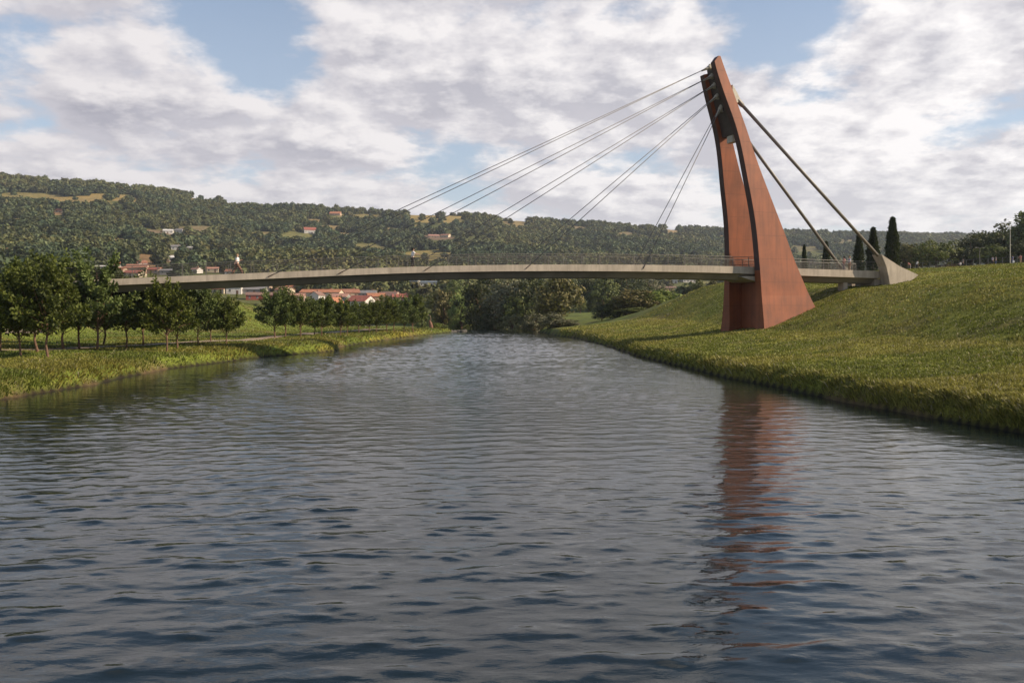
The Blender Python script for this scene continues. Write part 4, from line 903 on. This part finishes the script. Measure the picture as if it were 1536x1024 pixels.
# ------------------------------------------------------------------ grass
def grass(name, n, ylo, yhi, pxlo, pxhi, side, label, seed):
    r = np.random.default_rng(seed)
    Y = ylo * (yhi / ylo) ** (r.random(n) ** 1.0); px = r.uniform(pxlo, pxhi, n); X = (px - CX) * Y / F
    wb = wob(Y) if side < 0 else wob(Y + 500)
    s = (np.interp(Y, *XL) + wob(Y) - X) if side < 0 else (X - np.interp(Y, *XR) - wob(Y + 500))
    clump = fbm(X / .9, Y / .9, 3); big = fbm(X / 6 + 3, Y / 6, 3)
    edge = np.exp(-np.clip(s - .2, 0, 50) / (1.4 if side > 0 else 2.2))
    keep = (s > .05) & (r.random(n) < .35 + .65 * sstep(.35, .6, clump) + edge)
    pathx = np.interp(Y, pp[:, 1], pp[:, 0]); keep &= ~((side < 0) & (np.abs(X - pathx) < 1.2))
    X, Y, s, clump, big, edge = [a[keep] for a in (X, Y, s, clump, big, edge)]; n = len(X); zz = Z(X, Y)
    h = (.03 + .09 * r.random(n) * (.3 + clump) + .03 * big) + edge * (.03 + .15 * r.random(n)) * (.1 + 1.5 * sstep(.38, .62, clump))
    h *= 1 + .004 * Y
    wd = (.010 + .008 * r.random(n)) * (1 + Y / 45)
    a = r.uniform(0, 6.283, n); lean = h * (.25 + .75 * r.random(n)); la = r.uniform(0, 6.283, n)
    ox = -side * edge * .6 * h                                    # the edge grass hangs out over the water
    lx, ly = np.cos(la) * lean + ox, np.sin(la) * lean
    dx, dy = np.cos(a) * wd, np.sin(a) * wd
    v = np.stack([np.stack([X - dx, Y - dy, zz - .02], -1), np.stack([X + dx, Y + dy, zz - .02], -1),
                  np.stack([X + lx * .4 + dx * .7, Y + ly * .4 + dy * .7, zz + h * .62], -1), np.stack([X + lx * .4 - dx * .7, Y + ly * .4 - dy * .7, zz + h * .62], -1),
                  np.stack([X + lx, Y + ly, zz + h * (1 - .25 * r.random(n))], -1)], 1).reshape(-1, 3)
    i = np.arange(n)[:, None] * 5
    f = np.concatenate([i, i + 1, i + 2, i + 3, i + 3, i + 2, i + 4], 1).ravel()
    sizes = np.tile([4, 3], n)
    dry = sstep(.42, .62, big) * .6 + .25 * r.random(n) + .35 * edge * r.random(n) + (.12 if side > 0 else .05)
    c0 = np.array([.135, .175, .022]); c1 = np.array([.29, .265, .06])
    if side < 0: c0 = np.array([.10, .15, .022]); c1 = np.array([.25, .22, .045])
    c = c0 + (c1 - c0) * np.clip(dry, 0, 1)[:, None]; c = c * (.42 + .84 * r.random(n))[:, None]
    seedh = r.random(n) < .035; c[seedh] = np.array([.34, .30, .19])
    o = link(name, np_mesh(name, v, f, sizes, {'tint': np.repeat(c, 5, 0)}), M['grass'])
    return tag(o, label, 'grass', kind='stuff')
t = NT('grass_blades'); a = t.n('Attribute', {'attribute_name': 'tint'}).outputs['Color']
d = t.n('BsdfPrincipled', Base_Color=a, Roughness=.6); d.inputs['Specular IOR Level'].default_value = .25
M['grass'] = t.end(t.n('MixShader', Fac=.3, i1=d.outputs[0], i2=t.n('BsdfTranslucent', Color=a).outputs[0]))
grass('bank_grass', 430000, 24, 160, 840, 1660, 1, 'rough grass covering the sloping right bank', 1)
grass('lawn_grass', 260000, 36, 190, -140, 700, -1, 'tufted grass along the left bank and lawn', 2)

# ------------------------------------------------------------------ light
SUN_AZ, SUN_EL = -5.0, 31.0
sl = bpy.data.lights.new('sun', 'SUN'); so = bpy.data.objects.new('sun', sl); col.objects.link(so)
sl.energy = 5.0; sl.angle = R(.53); sl.color = (1, .83, .62)
sd = Vector((math.cos(R(SUN_EL)) * math.cos(R(SUN_AZ)), math.cos(R(SUN_EL)) * math.sin(R(SUN_AZ)), math.sin(R(SUN_EL))))
so.rotation_euler = sd.to_track_quat('Z', 'Y').to_euler(); so.location = sd * 300
w = bpy.data.worlds.new('World'); scene.world = w; w.use_nodes = True
t = NT.__new__(NT); t.t = w.node_tree; t.t.nodes.clear(); t.out = t.t.nodes.new('ShaderNodeOutputWorld')
sky = t.n('TexSky'); sky.sky_type = 'NISHITA'; sky.sun_disc = False; sky.sun_elevation = R(SUN_EL); sky.sun_rotation = R(90 - SUN_AZ); sky.air_density = 1.0; sky.dust_density = .8; sky.ozone_density = 1.6
tc = t.n('TexCoord').outputs['Generated']
sx = t.n('SeparateXYZ', Vector=tc)
def Mth(op, a, b=None, c=None):
    kw = {'i0': a}
    if b is not None: kw['i1'] = b
    if c is not None: kw['i2'] = c
    return t.n('Math', {'operation': op}, **kw).outputs[0]
def SM(v, a, b, c=0., d=1.): return t.n('MapRange', {'interpolation_type': 'SMOOTHSTEP'}, Value=v, i1=a, i2=b, i3=c, i4=d).outputs[0]
zc_ = Mth('MAXIMUM', sx.outputs[2], 0.0)
inv = Mth('DIVIDE', 1.0, Mth('ADD', zc_, .24))
P = t.n('CombineXYZ', X=Mth('MULTIPLY', sx.outputs[0], inv), Y=Mth('MULTIPLY', sx.outputs[1], inv), Z=0.0).outputs[0]
def cloud(off, sc, det=10, rough=.55, dist=.0):
    mp = t.n('Mapping', Vector=P, Location=off, Scale=(1., 1., 1.)).outputs[0]
    return t.n('TexNoise', Vector=mp, Scale=sc, Detail=det, Roughness=rough, Distortion=dist).outputs[0]
OX, OY = 13.6, 4.2
nA = cloud((OX, OY, 0), 2.5, 12, .57); nB = cloud((OX + .055, OY - .05, 0), 2.5, 12, .57)
puff = cloud((2.2, 7.7, 0), 9., 9, .64)
cov = Mth('ADD', nA, Mth('MULTIPLY', Mth('SUBTRACT', puff, .5), .27))
cov2 = Mth('ADD', nB, Mth('MULTIPLY', Mth('SUBTRACT', cloud((2.2 + .04, 7.7 - .036, 0), 9., 9, .64), .5), .27))
# openings and banks of cloud, as directions in the sky
bias = None
for x, y, rad, st in [(345, 50, .10, -.19), (420, 85, .05, -.08), (40, 60, .05, -.10), (1150, 95, .06, -.15), (1280, 95, .10, -.16), (1190, 45, .05, -.08), (800, 62, .03, -.08), (700, 262, .04, -.08), (1420, 170, .05, -.03), (1140, 230, .05, -.06), (640, 255, .04, -.06), (30, 135, .04, -.05), (1380, 70, .03, -.03),
                      (880, 110, .13, .07), (150, 170, .22, .10), (520, 190, .24, .11), (1010, 60, .07, .07), (1250, 190, .12, .15), (1420, 22, .10, .15), (1490, 90, .05, .06), (1410, 105, .035, .10), (1380, 220, .12, .10), (250, 55, .04, .09), (100, 50, .04, .06), (620, 60, .12, .08), (950, 230, .14, .08), (1400, 280, .14, .05)]:
    d = ray(x, y).normalized()
    dd = t.n('VectorMath', {'operation': 'DISTANCE'}, i0=tc, i1=tuple(d)).outputs['Value']
    k = SM(dd, 0., rad * 1.7, st, 0.)
    bias = k if bias is None else Mth('ADD', bias, k)
cov = Mth('SUBTRACT', Mth('ADD', cov, bias), SM(sx.outputs[2], .30, .55, 0., .10))
dens = SM(cov, .425, .585)
thick_ = SM(cov, .54, .80)
lit = t.n('MapRange', {'clamp': True}, Value=Mth('SUBTRACT', Mth('MULTIPLY', Mth('SUBTRACT', Mth('ADD', nA, Mth('MULTIPLY', Mth('SUBTRACT', puff, .5), .27)), cov2), .8), Mth('MULTIPLY', Mth('SUBTRACT', cov2, .5), .30)), i1=-.075, i2=.085).outputs[0]
right = t.n('MapRange', {'clamp': True}, Value=sx.outputs[0], i1=-.5, i2=.6, i3=0., i4=1.).outputs[0]
shade = t.mix(thick_, (5.3, 5.15, 5.6), t.mix(right, (3.4, 3.35, 3.95), (5.9, 5.8, 6.2)))
litc = t.mix(right, (7.5, 7.15, 7.2), (9.6, 9.3, 9.2))
cc = t.mix(lit, shade, litc)
blue = t.mix(SM(sx.outputs[2], .2, .5, .34, .0), t.mix(1, sky.outputs[0], (1.22, 1.24, 1.26), 'MULTIPLY'), (6., 6.2, 6.6))
blue = t.mix(SM(sx.outputs[2], .4, .7), blue, t.mix(1, blue, (.72, .76, .80), 'MULTIPLY'))
res = t.mix(dens, blue, t.mix(Mth('MULTIPLY', SM(sx.outputs[2], .40, .72), Mth('SUBTRACT', 1.0, Mth('MULTIPLY', right, .7))), cc, t.mix(1, cc, (.44, .47, .54), 'MULTIPLY')))
hz = SM(sx.outputs[2], .03, .17, .5, 0.)
res = t.mix(hz, res, t.mix(right, (6.0, 5.8, 5.95), (8.6, 8.5, 8.5)))
bg = t.n('Background', Color=res, Strength=.084); t.t.links.new(bg.outputs[0], t.out.inputs[0])

# ------------------------------------------------------------------ air
m = MB(); m.box((-4200, -80, -4), (4200, 6200, 330)); hz_o = m.mesh('haze')
t = NT('haze_air'); t.t.nodes.remove(t.out); t.out = t.t.nodes.new('ShaderNodeOutputMaterial')
vol = t.n('VolumePrincipled', Color=(.74, .82, .95, 1), Density=.00009); vol.inputs['Anisotropy'].default_value = .2
t.t.links.new(vol.outputs[0], t.out.inputs['Volume'])
tag(link('haze', hz_o, t.m), 'thin bluish air between the river and the hills', 'haze', kind='stuff')

# ------------------------------------------------------------------ render settings
scene.view_settings.view_transform = 'Standard'; scene.view_settings.look = 'None'; scene.view_settings.exposure = .46; scene.view_settings.gamma = 1
cy = scene.cycles; cy.use_denoising = True; cy.max_bounces = 6; cy.diffuse_bounces = 2; cy.glossy_bounces = 3; cy.transmission_bounces = 3; cy.volume_bounces = 0; cy.transparent_max_bounces = 8
cy.caustics_reflective = False; cy.caustics_refractive = False; cy.sample_clamp_indirect = 6
